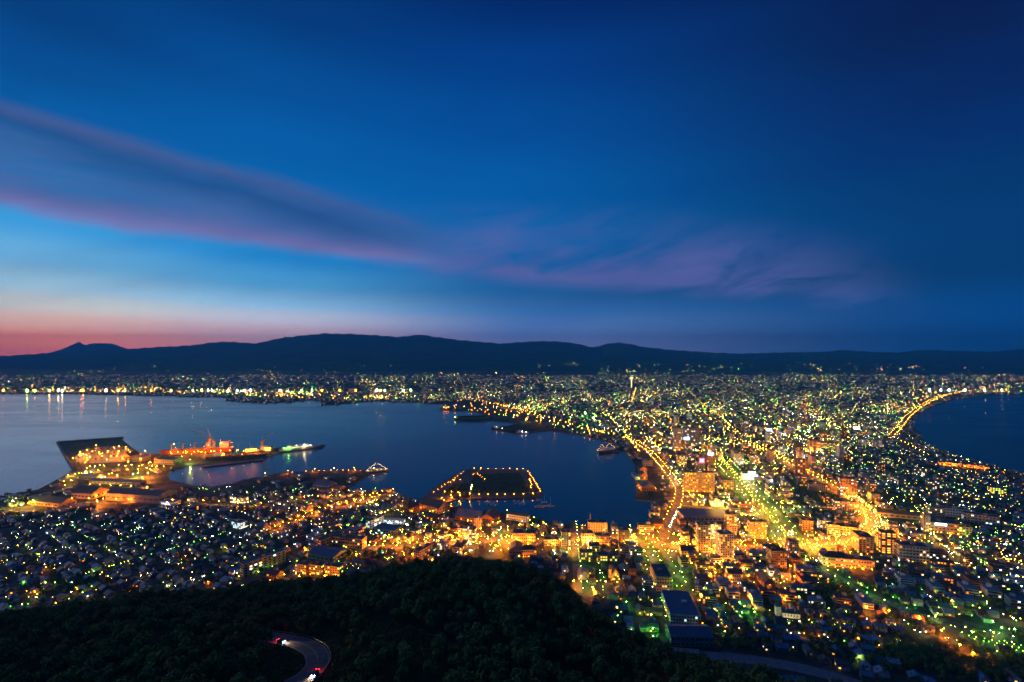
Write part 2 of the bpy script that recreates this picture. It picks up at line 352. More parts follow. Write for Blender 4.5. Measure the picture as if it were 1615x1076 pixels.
# wooded hill under the viewpoint
def hill_material():
    m = bpy.data.materials.new('forest_floor'); m.use_nodes = True; t = m.node_tree; b = t.nodes['Principled BSDF']; n = Nd(t)
    g = node(t, 'ShaderNodeNewGeometry'); f = n.noise(g.outputs['Position'], .05, 5, .65); h = n.noise(g.outputs['Position'], .6, 5, .7)
    c = n.mix(n.step(f, .4, .65), (.014, .022, .009), (.034, .05, .018)); c = n.mix(n.m('MULTIPLY', n.step(h, .4, .65), .6), c, (.01, .014, .007))
    t.links.new(c, b.inputs['Base Color']); b.inputs['Roughness'].default_value = 1; b.inputs['Specular IOR Level'].default_value = .05
    bp = node(t, 'ShaderNodeBump'); bp.inputs['Distance'].default_value = .6; t.links.new(h, bp.inputs['Height']); t.links.new(bp.outputs[0], b.inputs['Normal'])
    return m
M_hill = hill_material()
us = np.linspace(-1.5, 1.5, 180); ds = np.concatenate([np.linspace(4, 60, 14), np.linspace(66, 760, 190)])
UU, DD = np.meshgrid(us, ds); XX = UU * DD; ZZ = hill_z(XX, DD)
nu = len(us); vs = np.stack([XX, DD, ZZ], -1).reshape(-1, 3)
fs = [(i * nu + j, i * nu + j + 1, (i + 1) * nu + j + 1, (i + 1) * nu + j) for i in range(len(ds) - 1) for j in range(nu - 1)]
b = MB(); b.poly(vs.tolist(), fs, M_hill); b.poly([(-60, -160, CAMZ - 30), (60, -160, CAMZ - 30), (6.2, 3.9, CAMZ - 9), (-6.2, 3.9, CAMZ - 9)], [(0, 1, 2, 3)], M_hill)
kind(b.build('wooded_hill', smooth=True), 'structure')
# mountains across the plain
M_mtn = mat('mountain_forest', (.03, .06, .05), .95, .5, .0016, spec=.05)
pxs = np.linspace(-420, 2050, 900); ds = np.concatenate([np.linspace(9000, 18000, 70), np.linspace(18300, 22000, 8)])
PX, DD = np.meshgrid(pxs, ds); XX = (PX - CX) / F * DD; ZZ = mtn_z(XX, DD) 
tt = np.clip((DD - 9000) / 9000, 0, 1)
ZZ = ZZ + (RNG.random(ZZ.shape) - .5) * 26 * np.minimum(1, 5 * tt * (1.02 - tt)) * (tt < 1); ZZ[0] = -10
nu = len(pxs); vs = np.stack([XX, DD, ZZ], -1).reshape(-1, 3)
fs = [(i * nu + j, i * nu + j + 1, (i + 1) * nu + j + 1, (i + 1) * nu + j) for i in range(len(ds) - 1) for j in range(nu - 1)]
b = MB(); b.poly(vs.tolist(), fs, M_mtn); kind(b.build('mountains', smooth=True), 'structure')
VT = np.array([(20,566),(78,556),(95,551),(110,544.5),(125,537.5),(131,541.5),(136,543.5),(141,541),(148,540),(178,540.5),(186,544),(200,549),(215,553),(235,556),(300,566)], float)
pxs = np.linspace(20, 300, 130); ds = np.linspace(21000, 25000, 24)
PX, DD = np.meshgrid(pxs, ds); zc = CAMZ + (YE - np.interp(PX, VT[:, 0], VT[:, 1])) / F * 23000
t = np.where(DD < 23000, (DD - 21000) / 2000, (25000 - DD) / 2000); ZZ = np.maximum(0, zc) * np.clip(t, 0, 1) ** 1.2 + (RNG.random(zc.shape) - .5) * 10 * (t < .98)
XX = (PX - CX) / F * DD; nu = len(pxs); vs = np.stack([XX, DD, ZZ], -1).reshape(-1, 3)
fs = [(i * nu + j, i * nu + j + 1, (i + 1) * nu + j + 1, (i + 1) * nu + j) for i in range(len(ds) - 1) for j in range(nu - 1)]
b = MB(); b.poly(vs.tolist(), fs, M_mtn); b.m[0] = mat('volcano_hazed_rock', (.13, .15, .17), .9, .3, .002); kind(b.build('volcano', smooth=True), 'structure')  # bare rock, its colour paled further to stand for distance haze
# ------------------------------------------------------------------ roads (photo traces, laid on the ground in world space)
def tr(pts): return [P(*p) for p in pts]
M_grs = mat('boulevard_grass', (.07, .12, .03), .95, .4, .1)
STREETS = {}   # name -> (world polyline, width)
def street(key, pts, w, m=M_asph, lift=.012, nm='road'):
    W = [flat(*p) for p in pts]; o, fine = ribbon(nm, W, w, m, lift, step=10); STREETS[key] = (fine, w); return fine
street('tram', [(560,866),(640,861),(760,852),(840,856),(905,847),(960,851),(1010,850),(1060,861),(1110,871),(1180,864),(1240,860),(1290,863),(1330,857),(1358,847),(1378,832),(1374,815),(1352,796),(1330,776),(1300,760),(1270,746),(1235,726),(1205,712),(1170,697)], 22, lift=.012)
street('green_hill', [(1010,846),(1031,866),(1072,934)], 34, M_grs, .016, 'grass_strip')
street('green_hill_lane', [(1004,850),(1022,868),(1060,936)], 8, lift=.020)
street('green_hill_lane2', [(1020,846),(1040,863),(1083,931)], 8, lift=.020)
street('west_hill', [(903,822),(905,845),(908,880),(912,935)], 12, lift=.016)
street('green_blvd', [(1150,742),(1175,772),(1222,822),(1250,860)], 60, M_grs, .016, 'grass_strip')
street('green_blvd_w', [(1128,726),(1155,756),(1190,800),(1215,832),(1236,858)], 14, lift=.020)
street('green_blvd_e', [(1140,722),(1172,756),(1225,806),(1243,842),(1264,864)], 12, lift=.024)
street('front', [(985,690),(1005,700),(1026,716),(1045,738),(1060,756),(1072,776),(1069,796),(1060,816),(1050,836),(1044,852)], 20, lift=.028)
street('bay_road', [(985,690),(950,683),(910,673),(880,665),(850,656),(800,643),(770,636),(740,629)], 16, lift=.020)
street('canal_road', [(1072,797),(1100,800),(1150,803),(1200,797)], 12, lift=.032)
street('diag', [(1236,872),(1300,896),(1350,930),(1400,951),(1450,968),(1500,990)], 14, lift=.020)
street('east', [(1380,845),(1440,853),(1490,862),(1540,880),(1620,896)], 12, lift=.016)
street('yellow', [(1436,800),(1452,826),(1470,852),(1505,884),(1545,915)], 10, lift=.024)
street('west_st', [(425,842),(470,822),(510,806),(560,794),(600,784)], 14, lift=.016)
street('west_row', [(440,792),(500,789),(580,786),(625,776)], 12, lift=.020)
street('bridge_st', [(655,806),(690,795),(728,783.6),(745,781)], 16, lift=.2)
street('harbour_st', [(-20,806),(40,800),(110,792),(200,794),(300,795),(420,800)], 12, lift=.016)
street('school_st', [(400,908),(440,912),(500,916),(560,905),(640,880)], 8, lift=.020)
street('beach', [(1560,612),(1500,622),(1470,632),(1448,645),(1432,658),(1415,680),(1405,690)], 24, lift=.012)
street('beach2', [(1405,690),(1430,702),(1466,722)], 14, lift=.016)
street('far_av', [(1003,612),(1000,622),(996,636)], 40, lift=.012)
street('goryo', [(1080,612),(1110,640),(1140,662),(1170,690)], 20, lift=.012)
street('low_road', [(1105,1034),(1170,1038),(1260,1052),(1340,1074),(1420,1105)], 17, mat('pale_asphalt', (.17, .18, .2), .9, .2, .2), lift=.03)
RX = np.concatenate([np.array([(p.x, p.y) for p in f]) for f, w in STREETS.values()]); RW = np.concatenate([np.full(len(f), w / 2) for f, w in STREETS.values()])
def near_road(x, y, extra):
    x = np.atleast_1d(x); y = np.atleast_1d(y); out = np.zeros(len(x), bool)
    for a in range(0, len(x), 3000):
        d = np.hypot(x[a:a+3000, None] - RX[:, 0], y[a:a+3000, None] - RX[:, 1]); out[a:a+3000] = (d < RW + extra).any(1)
    return out
# hairpin road on the hill
HP = tr([(416,1007),(440,1010),(474,1016),(497,1028),(503,1046),(490,1064),(462,1082)])
M_road = mat('hill_road', (.05, .055, .07), .8, .25, .4)
ho, hfine = ribbon('hairpin_road', HP, 11, M_road, .35, step=2.0)
M_line = mat('road_line', (.3, .28, .22), .7, .1, 1)
def offset(fine, o):
    out = []
    for i, p in enumerate(fine):
        t = (fine[min(i + 1, len(fine) - 1)] - fine[max(i - 1, 0)]).normalized(); out.append(Vector((p.x - t.y * o, p.y + t.x * o, 0)))
    return out
HPXY = np.array([(p.x, p.y) for p in hfine])
def road_surf(i, o):
    p = offset(hfine, o)[i]; c = hfine[i]; w0 = offset(hfine, 5.5)[i]; w1 = offset(hfine, -5.5)[i]
    zc = float(gz(c.x, c.y)) + .35; za = max(zc, float(gz(w0.x, w0.y)) + .35); zb = max(zc, float(gz(w1.x, w1.y)) + .35); f = (o + 5.5) / 11
    return Vector((p.x, p.y, zb * (1 - f) + za * f))
def stripe(o, w):
    q = MB(); n = len(hfine)
    vs = []
    for i in range(n):
        for e in (o - w / 2, o + w / 2):
            v = road_surf(i, e); vs.append((v.x, v.y, v.z + .006))
    q.poly(vs, [(2 * i, 2 * i + 1, 2 * i + 3, 2 * i + 2) for i in range(n - 1)], M_line); return kind(q.build('road_line'), 'structure')
def rail():
    t = bpy.data.objects.new('guard_rail', None); COL.objects.link(t); t['label'] = 'pale steel guard rail on the outer edge of the hairpin road'; t['category'] = 'guard rail'
    m = mat('rail_steel', (.16, .165, .17), .45, .1, 1, .4); b = MB(); n = len(hfine); pv = None
    side = 5.8 if np.hypot(*(offset(hfine, 5.8)[-1] - offset(hfine, 5.8)[0]).xy) > np.hypot(*(offset(hfine, -5.8)[-1] - offset(hfine, -5.8)[0]).xy) else -5.8
    for i in range(n):
        q = offset(hfine, side)[i]; q = Vector((q.x, q.y, road_surf(i, 5.5 if side > 0 else -5.5).z))
        if pv is not None: b.tube(pv + Vector((0, 0, .75)), q + Vector((0, 0, .75)), .12, .12, m, 5)
        pv = q
        if i % 2 == 0: MB().tube((0, 0, -.6), (0, 0, .85), .08, .08, m, 5).build('post', t, q)
    b.build('beam', t)
rail()
stripe(0, .28); stripe(5.0, .2); stripe(-5.0, .2)
# ------------------------------------------------------------------ shared building materials and lamps
W_ = lambda n, c: mat('wall_' + n, c, .85, .18, .3)
WALLS = dict(cream=W_('cream', (.42, .37, .28)), white=W_('white', (.62, .62, .6)), grey=W_('grey', (.25, .25, .26)), tan=W_('tan', (.33, .25, .17)), brick=W_('brick', (.24, .125, .085)), concrete=W_('concrete', (.36, .34, .31)))
R_ = lambda n, c: mat('roof_' + n, c, .6, .22, .5)
ROOFS = {'slate blue': R_('slate_blue', (.075, .12, .2)), 'rust red': R_('rust_red', (.16, .05, .035)), 'dark grey': R_('dark_grey', (.06, .065, .07)), 'brown': R_('brown', (.1, .07, .05)), 'teal': R_('teal', (.05, .15, .16)), 'pale grey': R_('pale_grey', (.22, .24, .27))}
HWALL = {k: mat('house_wall_' + k, c, .85, .25, .3) for k, c in dict(cream=(.27, .24, .19), white=(.4, .42, .42), grey=(.16, .17, .18), tan=(.2, .16, .115)).items()}
HROOF = {k: mat('house_roof_' + k.replace(' ', '_'), c, .5, .3, .5) for k, c in {'slate blue': (.10, .20, .32), 'rust red': (.2, .075, .055), 'dark grey': (.075, .09, .105), 'brown': (.12, .09, .07), 'teal': (.06, .22, .24), 'pale grey': (.24, .29, .36)}.items()}
M_glass = mat('dark_window', (.02, .025, .03), .15, .1, 1, spec=.6)
M_steel = mat('steel', (.18, .19, .2), .5, .2, .5, metal=.4)
M_rail = mat('balcony_rail', (.55, .54, .5), .7, .15, .5)
M_pole = mat('lamp_pole', (.12, .12, .12), .6, .1, 1)
M_crown = mat('tree_leaf', (.035, .06, .018), .9, .6, .5, spec=.1)
M_bark = mat('bark', (.06, .045, .035), .95, .3, 2)
WIN = {k: emat('lit_window_' + k, HUES[k], 2.6, False) for k in ('amber', 'yellow', 'warm', 'white', 'cool', 'lime', 'red')}
WB = {}
def win_mesh(k):
    if k not in WB: WB[k] = MB().box(0, 0, -.5, 1, .14, 1, WIN[k] if k in WIN else M_glass).mesh('window')
    return WB[k]
LV = {0: 22, 1: 55, 2: 110, 3: 270, 4: 1100}
GAIN = dict(amber=1.6, yellow=1.1, green=.5, lime=.6, red=1)
def lmat(h, l): return emat(f'lamp_{h}_level{l}', HUES[h], LV[l] * GAIN.get(h, .8))
def lglow(h, l): return emat(f'lamp_globe_{h}_level{l}', HUES[h], LV[l] * GAIN.get(h, .8) * .6, False)
BULB = {}
THROW = dict(amber=4.2, yellow=3.2, green=3.4, lime=3.2, warm=1.6, white=1.5, cool=1.5)
def bulb(h, l, r, loc, parent=None):
    "the light a street lamp throws"
    k = (h, l, round(r, 1))
    if k not in BULB:
        d = bpy.data.lights.new('lamp_throw', 'POINT'); d.color = HUES[h]; d.shadow_soft_size = .3
        d.energy = 39.5 * k[2] ** 2 * LV[l] * (THROW.get(h, 1.0)) * GAIN.get(h, .8); BULB[k] = d
    o = bpy.data.objects.new('lamp_throw', BULB[k]); COL.objects.link(o); o.location = loc
    if parent: o.parent = parent
LAMPS = []        # (x, y, z of head, hue, level, radius, street words)
def lamp(x, y, hue, lev, h=8.0, r=.5, where='', z=None): LAMPS.append((x, y, (float(gz(x, y)) if z is None else z) + h, hue, lev, r, where, h))
def lamp_px(px, py, hue, lev, h=8.0, r=.5, where=''):
    "lamp whose head shows at a photo pixel"
    d = (CAMZ - 2 - h) / ((py - YE) / F); p = ray(px, py)[0]
    if p[2] > 3: lamp(p[0], p[1], hue, lev, h, r, where)
    else: lamp((px - CX) / F * d, d, hue, lev, h, r, where)
def lamp_row(pts, spacing, hue, lev, where, off=0.0, h=8.0, r=.5, jit=.15, world=False):
    ps = pts if world else [flat(*p) for p in pts]; acc = 0.0
    for a, c in zip(ps, ps[1:]):
        a = Vector((a.x, a.y)); c = Vector((c.x, c.y)); L = (c - a).length
        if L < 1e-6: continue
        t = (c - a) / L; s = spacing - acc
        while s <= L:
            q = a + t * s; o = off + random.uniform(-1, 1)
            hh = random.choice(hue) if isinstance(hue, (list, tuple)) else hue
            lamp(q.x - t.y * o, q.y + t.x * o, hh, lev, h, r, where); s += spacing * random.uniform(1 - jit, 1 + jit)
        acc = L - (s - spacing) if s > L else 0
        acc = max(0, min(spacing, acc))
OCC = []
def occ(x, y, r): OCC.append((x, y, r))
def clear_of(x, y, r):
    if not OCC: return np.ones(len(np.atleast_1d(x)), bool)
    O = np.array(OCC); x = np.atleast_1d(x); y = np.atleast_1d(y); ok = np.ones(len(x), bool)
    for a in range(0, len(x), 4000):
        ok[a:a+4000] = ~((np.hypot(x[a:a+4000, None] - O[:, 0], y[a:a+4000, None] - O[:, 1]) < O[:, 2] + r).any(1))
    return ok
def flood(par, x, y, z, rgb, w, r=.4):
    "floodlight: a small lit fitting and the light it throws"
    k = [n for n, c in HUES.items() if c == rgb][0]
    b = MB(); b.box(0, 0, -.25, .5, .3, .5, emat('flood_' + k, rgb, 60, False)); o = b.build('floodlight', par, (x, y, z))
    l = bpy.data.lights.new('floodlight_glow', 'POINT'); l.energy = w; l.color = rgb; l.shadow_soft_size = r
    lo = bpy.data.objects.new('floodlight_glow', l); COL.objects.link(lo); lo.parent = o; lo.location = (0, -.5, .1)
def block(name, label, cat, px, py, wpx, hpx, dep, rot=0.0, wall='concrete', roof='dark grey', form='flat', floors=4, bays=6, lit=.25, hues=('warm', 'yellow'), rise=None, floods=(), balc=False, side=True, unit=True, group=None, base=None, maxwin=70, plinth=0.0, dark=True, wh=1.5):
    p = flat(px, py) if base is None else base; s = p.y / F; w = wpx * s; h = hpx * s; rz = math.radians(rot)
    t = thing(name, label, cat, (p.x, p.y, p.z - .3), rz, group); h += .3
    wm = WALLS[wall]; rm = ROOFS[roof]; b = MB()
    if form == 'gable':
        ax = 'x' if w >= dep else 'y'; rise = rise or min(w, dep) * .28
        b.gwall(0, dep / 2, 0, w, dep, h, rise, wm, ax); b.build('wall', t)
        MB().gable(0, dep / 2, h, w, dep, rise, rm, .6, .3, ax).build('roof', t)
    elif form == 'hip':
        b.box(0, dep / 2, 0, w, dep, h, wm); b.build('wall', t); MB().hip(0, dep / 2, h + .02, w, dep, rise or min(w, dep) * .25, rm).build('roof', t)
    else:
        b.box(0, dep / 2, 0, w, dep, h, wm); b.build('wall', t)
        q = MB(); q.box(0, dep / 2, h + .01, w + .3, dep + .3, .25, rm)
        for sx in (-1, 1): q.box(sx * (w / 2 + .05), dep / 2, h + .27, .3, dep + .4, .7, wm)
        for sy in (0, 1): q.box(0, dep * sy + (.05 if sy else -.05), h + .27, w - .25, .3, .7, wm)
        q.build('roof', t)
        if unit and h > 8: MB().box(w * random.uniform(-.2, .2), dep * .5, h + .27, min(6, w * .3), min(5, dep * .4), 2.6, wm).build('stair_head', t)
    fh = h / floors; n = 0; cells = []
    if dark:
        cells += [('f', i, j) for j in range(floors) for i in range(bays)]
        sb = max(1, int(bays * dep / max(w, 1))) if side else 0; sb = min(sb, 9)
        cells += [('s', i, j) for j in range(floors) for i in range(sb)]
        random.shuffle(cells); strip = MB(); keep = []
        sgn = -1 if p.x * math.cos(rz) + p.y * math.sin(rz) > 0 else 1
        nl = int(len(cells) * lit)
        for q, (f, i, j) in enumerate(cells[:maxwin]):
            k = random.choice(hues) if q < nl else 'dark'
            o = bpy.data.objects.new('window', win_mesh(k)); COL.objects.link(o); o.parent = t
            if f == 'f': bw = w / bays; o.location = (-w / 2 + bw * (i + .5), -.06, fh * (j + .5)); o.scale = (bw * .58, 1, min(fh * .55, wh * 1.3))
            else: bw = dep / sb; o.location = (sgn * (w / 2 + .06), bw * (i + .5), fh * (j + .5)); o.rotation_euler = (0, 0, math.pi / 2); o.scale = (bw * .5, 1, min(fh * .55, wh * 1.3))
    if balc:
        for j in range(1, floors): MB().box(0, -.7, fh * j, w * .96, 1.3, .95, M_rail).build('balcony', t)
    for fx, fy, fz, hue, e in floods: flood(t, fx * w, fy, fz * h if fz < 1.01 else fz, HUES[hue], e)
    nn = max(1, int(dep / max(w, 4) + .5))
    for i in range(nn):
        yy_ = dep * (i + .5) / nn; occ(p.x - math.sin(rz) * yy_, p.y + math.cos(rz) * yy_, max(w, dep / nn) * .55)
    t['_s'] = s; t['_w'] = w; t['_h'] = h
    return t
G7 = lambda e, z=.12, n=3, y=-3.0, hue='amber': tuple(((i + .5) / n - .5, y, z, hue, e) for i in range(n))
# ------------------------------------------------------------------ landmark buildings
block('hotel', 'large amber lit hotel slab with a glowing roof edge beside the waterfront road', 'hotel', 1104, 776, 46, 30, 20, -4, 'tan', floors=9, bays=16, lit=.22, hues=('amber', 'yellow'), floods=G7(9000, .06, 4, -5) + ((-.4, -4, .9, 'amber', 6000), (.3, -4, .9, 'amber', 6000)), maxwin=100)
block('tower_block', 'tall narrow tower with amber floodlights at its foot, right of the tree lined green slope', 'tower block', 1111, 873, 19, 44, 16, -6, 'cream', floors=13, bays=5, lit=.1, floods=((-.42, -3, .05, 'amber', 14000), (.42, -3, .05, 'amber', 14000), (0, -3, .3, 'amber', 3000)), maxwin=90)
block('office_block', 'plain amber washed office block standing behind the floodlit tower', 'office block', 1129, 850, 17, 22, 14, -6, 'tan', floors=7, bays=7, lit=.3, hues=('amber', 'yellow'), floods=G7(3500, .3, 2, -5))
block('apartment_block', 'pale twelve storey apartment block with rows of white balconies', 'apartment block', 1147, 887, 22, 44, 18, 5, 'white', floors=12, bays=6, lit=.22, hues=('amber', 'yellow'), balc=True, floods=((-.4, -6, .05, 'amber', 4200), (.45, -6, .05, 'amber', 5200)), maxwin=100)
block('apartment_block', 'slim brown apartment tower beyond the block with white balconies', 'apartment block', 1154, 846, 15, 34, 14, -8, 'tan', 'dark grey', floors=12, bays=4, lit=.3, hues=('amber', 'yellow'), floods=((0, -6, .1, 'amber', 6000),))
block('office_block', 'amber lit seven storey office with many glowing windows left of the green boulevard', 'office block', 1196, 850, 24, 26, 16, -8, 'tan', floors=7, bays=10, lit=.45, hues=('yellow', 'amber'), floods=G7(2500, .2, 2, -5))
block('office_block', 'grey brown ridged block on the near side of the amber tram street', 'office block', 1229, 898, 23, 28, 18, -4, 'tan', floors=8, bays=7, lit=.05, hues=('amber',), floods=((-.2, -5, .1, 'amber', 1500),))
block('office_block', 'tall dark slab right of the ridged block near the end of the green boulevard', 'office block', 1253, 886, 13, 30, 16, -6, 'grey', floors=9, bays=4, lit=.18, hues=('white', 'amber'))
block('civic_hall', 'long cream hall with an arcade of lit windows below the tram street', 'hall', 1322, 894, 42, 14, 22, -14, 'cream', 'dark grey', 'hip', 2, 12, .55, ('warm', 'amber'), floods=G7(3500, .1, 4, -4))
block('civic_hall', 'low amber lit wing standing right of the long cream arcade hall', 'hall', 1360, 896, 34, 12, 18, -14, 'cream', 'dark grey', 'flat', 2, 9, .3, ('amber',), floods=G7(5500, .1, 3, -4))
block('apartment_block', 'pair of tan apartment slabs seen end on right of the arcade hall', 'apartment block', 1366, 874, 20, 26, 30, -16, 'tan', floors=8, bays=4, lit=.12, hues=('amber',), floods=((0, -5, .1, 'amber', 3500),))
block('apartment_block', 'apartment block with lit amber galleries on every floor near the curved street', 'apartment block', 1402, 873, 22, 32, 16, -14, 'tan', floors=10, bays=3, lit=.8, hues=('amber', 'yellow'), maxwin=60)
block('apartment_block', 'broad five storey apartment house right of the one with lit galleries', 'apartment block', 1442, 886, 40, 24, 20, -16, 'concrete', floors=5, bays=9, lit=.12, hues=('amber', 'warm'), balc=True, floods=((.3, -5, .1, 'yellow', 2500),))
block('supermarket', 'wide amber store with a white sign on the eastern street', 'store', 1492, 842, 40, 16, 26, -18, 'tan', floors=3, bays=8, lit=.1, hues=('amber',), floods=G7(3000, .2, 3, -6))
block('apartment_block', 'green lit cube block beside the wide amber store', 'apartment block', 1523, 846, 17, 14, 16, -18, 'cream', floors=4, bays=4, lit=.2, hues=('lime',), floods=((0, -5, .2, 'lime', 2500),))
block('apartment_block', 'slim pale tower left of the wide amber store', 'apartment block', 1462, 840, 9, 26, 12, -18, 'concrete', floors=10, bays=3, lit=.08)
block('school', 'white school on the near slope with stepped wings and a slate blue roof', 'school', 1081, 986, 46, 15, 62, -7, 'white', 'slate blue', 'flat', 3, 11, .04, ('cool',), floods=((-.6, 10, .4, 'lime', 600),), unit=True)
block('school', 'school gymnasium under a broad slate blue roof below the white school', 'gymnasium', 1092, 1020, 66, 15, 26, -3, 'grey', 'slate blue', 'gable', 2, 9, .0, rise=5)
block('shed', 'long low white roofed shed in front of the slate blue gymnasium', 'shed', 1083, 1033, 40, 3.5, 6, -8, 'white', 'pale grey', 'flat', 1, 6, .0, unit=False)
block('school', 'cream school wing beside the tree lined green slope', 'school', 1048, 933, 24, 22, 44, -4, 'cream', 'dark grey', 'flat', 4, 6, .05, floods=((.65, 14, .3, 'lime', 900), (-.1, -5, .2, 'amber', 500)))
block('mansion', 'pale green gabled mansion at the head of the tree lined green slope', 'mansion', 1103, 938, 12, 13, 16, -20, 'white', 'slate blue', 'gable', 3, 4, .0, floods=((-.8, 2, .4, 'lime', 700),))
block('town_hall', 'cream lit building with rows of windows under a dark roof near the steeple', 'hall', 1160, 918, 22, 13, 16, -6, 'cream', 'dark grey', 'gable', 2, 7, .25, ('amber',), floods=((-.3, -4, .2, 'amber', 1600),))
block('city_hall', 'bright orange floodlit tower with dark piers in the far downtown', 'hall', 1285, 713, 16, 18, 30, -20, 'tan', floors=7, bays=3, lit=.3, hues=('amber',), floods=((-.3, -9, .3, 'amber', 60000), (.3, -9, .3, 'amber', 60000)))
block('city_hall', 'dark office wing with yellow windows beside the orange floodlit tower', 'office block', 1306, 713, 24, 14, 30, -20, 'grey', floors=7, bays=9, lit=.45, hues=('yellow', 'lime'))
block('office_block', 'tall grey tower carrying the bright blue roof sign', 'office block', 1070, 712, 12, 36, 24, -5, 'concrete', floors=14, bays=5, lit=.15, hues=('warm',), floods=((0, -12, .1, 'amber', 26000),))
block('office_block', 'wide grey hotel block behind the tower with the bright blue sign', 'office block', 1090, 704, 26, 28, 24, -5, 'concrete', floors=10, bays=8, lit=.2, hues=('warm', 'white'))
block('office_block', 'grey office with a lit gold portal left of the pink sign', 'office block', 1076, 733, 14, 14, 20, -5, 'concrete', floors=6, bays=5, lit=.4, hues=('yellow',), floods=((0, -6, .15, 'yellow', 9000),))
block('office_block', 'dark block crowned by the square pink sign', 'office block', 1106, 742, 13, 13, 20, -5, 'grey', floors=5, bays=4, lit=.15)
block('office_block', 'brown slab under the pale blue roof sign behind the amber hotel', 'office block', 1121, 734, 12, 18, 18, -5, 'brick', floors=7, bays=4, lit=.1, hues=('amber',))
block('store', 'low building with a bright white lit front beside the green boulevard', 'store', 1184, 757, 22, 9, 24, -12, 'white', floors=2, bays=6, lit=.5, hues=('white',), floods=G7(9000, .5, 2, -5, 'white'))
block('station_annex', 'orange lit cube right of the amber hotel', 'office block', 1148, 772, 18, 14, 24, -6, 'tan', floors=4, bays=5, lit=.1, hues=('amber',), floods=G7(7000, .2, 2, -6))
block('apartment_block', 'dark pinkish residential tower on the left side of the upper tram street', 'apartment block', 1264, 752, 18, 26, 20, -20, 'brick', floors=12, bays=5, lit=.12, hues=('warm', 'amber'))
block('apartment_block', 'dark pinkish residential tower beside the bend of the upper tram street', 'apartment block', 1338, 786, 22, 30, 20, -20, 'brick', floors=12, bays=6, lit=.14, hues=('warm', 'white'))
block('apartment_block', 'pale long apartment slab left of the upper tram street', 'apartment block', 1292, 776, 28, 11, 16, -20, 'concrete', floors=5, bays=10, lit=.1)
block('apartment_block', 'grey slab with dark bays in front of the pinkish tower at the bend', 'apartment block', 1334, 806, 30, 14, 18, -16, 'concrete', floors=6, bays=9, lit=.18, hues=('warm',))
block('apartment_block', 'orange brick cube between the two arms of the green boulevard and tram street', 'apartment block', 1274, 840, 16, 18, 16, -14, 'brick', floors=6, bays=4, lit=.1, hues=('amber',), floods=((-.2, -5, .2, 'amber', 5000),))
block('apartment_block', 'white boxy building right of the orange brick cube', 'apartment block', 1302, 836, 16, 14, 14, -14, 'white', floors=4, bays=4, lit=.3, hues=('white', 'warm'))
block('office_block', 'low amber building at the inner side of the curved street', 'office block', 1340, 844, 26, 12, 20, -14, 'tan', floors=3, bays=6, lit=.05, hues=('amber',), floods=((.3, -4, .3, 'amber', 3500),))
block('warehouse', 'long dark hall roof right of the curved tram street', 'warehouse', 1420, 818, 60, 7, 18, -20, 'grey', 'dark grey', 'gable', 1, 8, .0)
block('school', 'pale school block among dark houses toward the eastern shore', 'school', 1507, 816, 36, 13, 14, -24, 'white', floors=3, bays=10, lit=.06)
block('school', 'grey school with a white stair tower right of the pale school block', 'school', 1548, 826, 42, 13, 16, -34, 'concrete', floors=3, bays=10, lit=.2, hues=('white', 'cool'))
block('hotel', 'row of orange lit seaside hotels on the eastern shore', 'hotel', 1520, 737, 60, 5, 20, -33, 'tan', floors=3, bays=16, lit=.5, hues=('amber',), floods=G7(26000, .5, 5, -8))
block('apartment_block', 'small yellow lit apartment slab among dark eastern houses', 'apartment block', 1574, 779, 20, 9, 14, -30, 'tan', floors=4, bays=6, lit=.7, hues=('yellow', 'lime'))
# left quarter
block('school', 'long two storey school wing with white window bands behind the playground', 'school', 548, 864, 52, 15, 14, -14, 'tan', 'dark grey', 'flat', 3, 12, .12, ('warm', 'lime'), floods=((.0, -4, .2, 'yellow', 900),), maxwin=80)
block('school', 'school wing seen end on left of the long wing with white window bands', 'school', 502, 866, 14, 14, 46, -34, 'tan', 'dark grey', 'flat', 3, 3, .1, floods=((0, -4, .4, 'amber', 700),))
block('gymnasium', 'low dark gymnasium roof beside the school playground', 'gymnasium', 505, 884, 50, 8, 34, -20, 'grey', 'slate blue', 'gable', 1, 6, .0, rise=4)
block('apartment_block', 'slate roofed five storey apartment slab running back from a pale end wall', 'apartment block', 381, 910, 12, 20, 66, -34, 'cream', 'slate blue', 'flat', 5, 3, .1, ('warm', 'white'), floods=((0, -4, .15, 'yellow', 650), (.8, 20, .15, 'lime', 350), (.8, 42, .15, 'lime', 300)), maxwin=80)
for i, (px, py, wpx, lab) in enumerate([(474, 905, 20, 'leftmost pinkish apartment house with a lit yellow stairwell above the wood'), (497, 906, 22, 'middle pinkish apartment house with two lit yellow stairwells above the wood'), (524, 908, 26, 'rightmost pinkish apartment house with a lit stairwell and orange porch')]):
    block('apartment_block', lab, 'apartment block', px, py, wpx, 14, 14, -14, 'tan', 'dark grey', 'flat', 4, 6, .25, ('yellow', 'lime'), floods=((.3, -2.5, .3, 'yellow', 700), (-.3, -3, .1, 'amber', 500)))
block('hall', 'orange lit villa with a dark roof at the lower left street lamps', 'villa', 428, 915, 20, 9, 14, -20, 'tan', 'rust red', 'gable', 2, 4, .1, ('amber',), floods=((.1, -4, .3, 'amber', 700),))
block('apartment_block', 'amber stepped block at the wood edge below the west quarter', 'apartment block', 657, 884, 12, 15, 34, -30, 'cream', 'dark grey', 'flat', 4, 3, .08, ('amber',), floods=((0, -5, .25, 'amber', 2000), (.9, 15, .3, 'amber', 2000)))
block('sports_hall', 'dark roofed sports hall at the floodlit white yard', 'hall', 604, 842, 40, 6, 30, -20, 'grey', 'slate blue', 'flat', 2, 8, .1, ('cool',), unit=False)
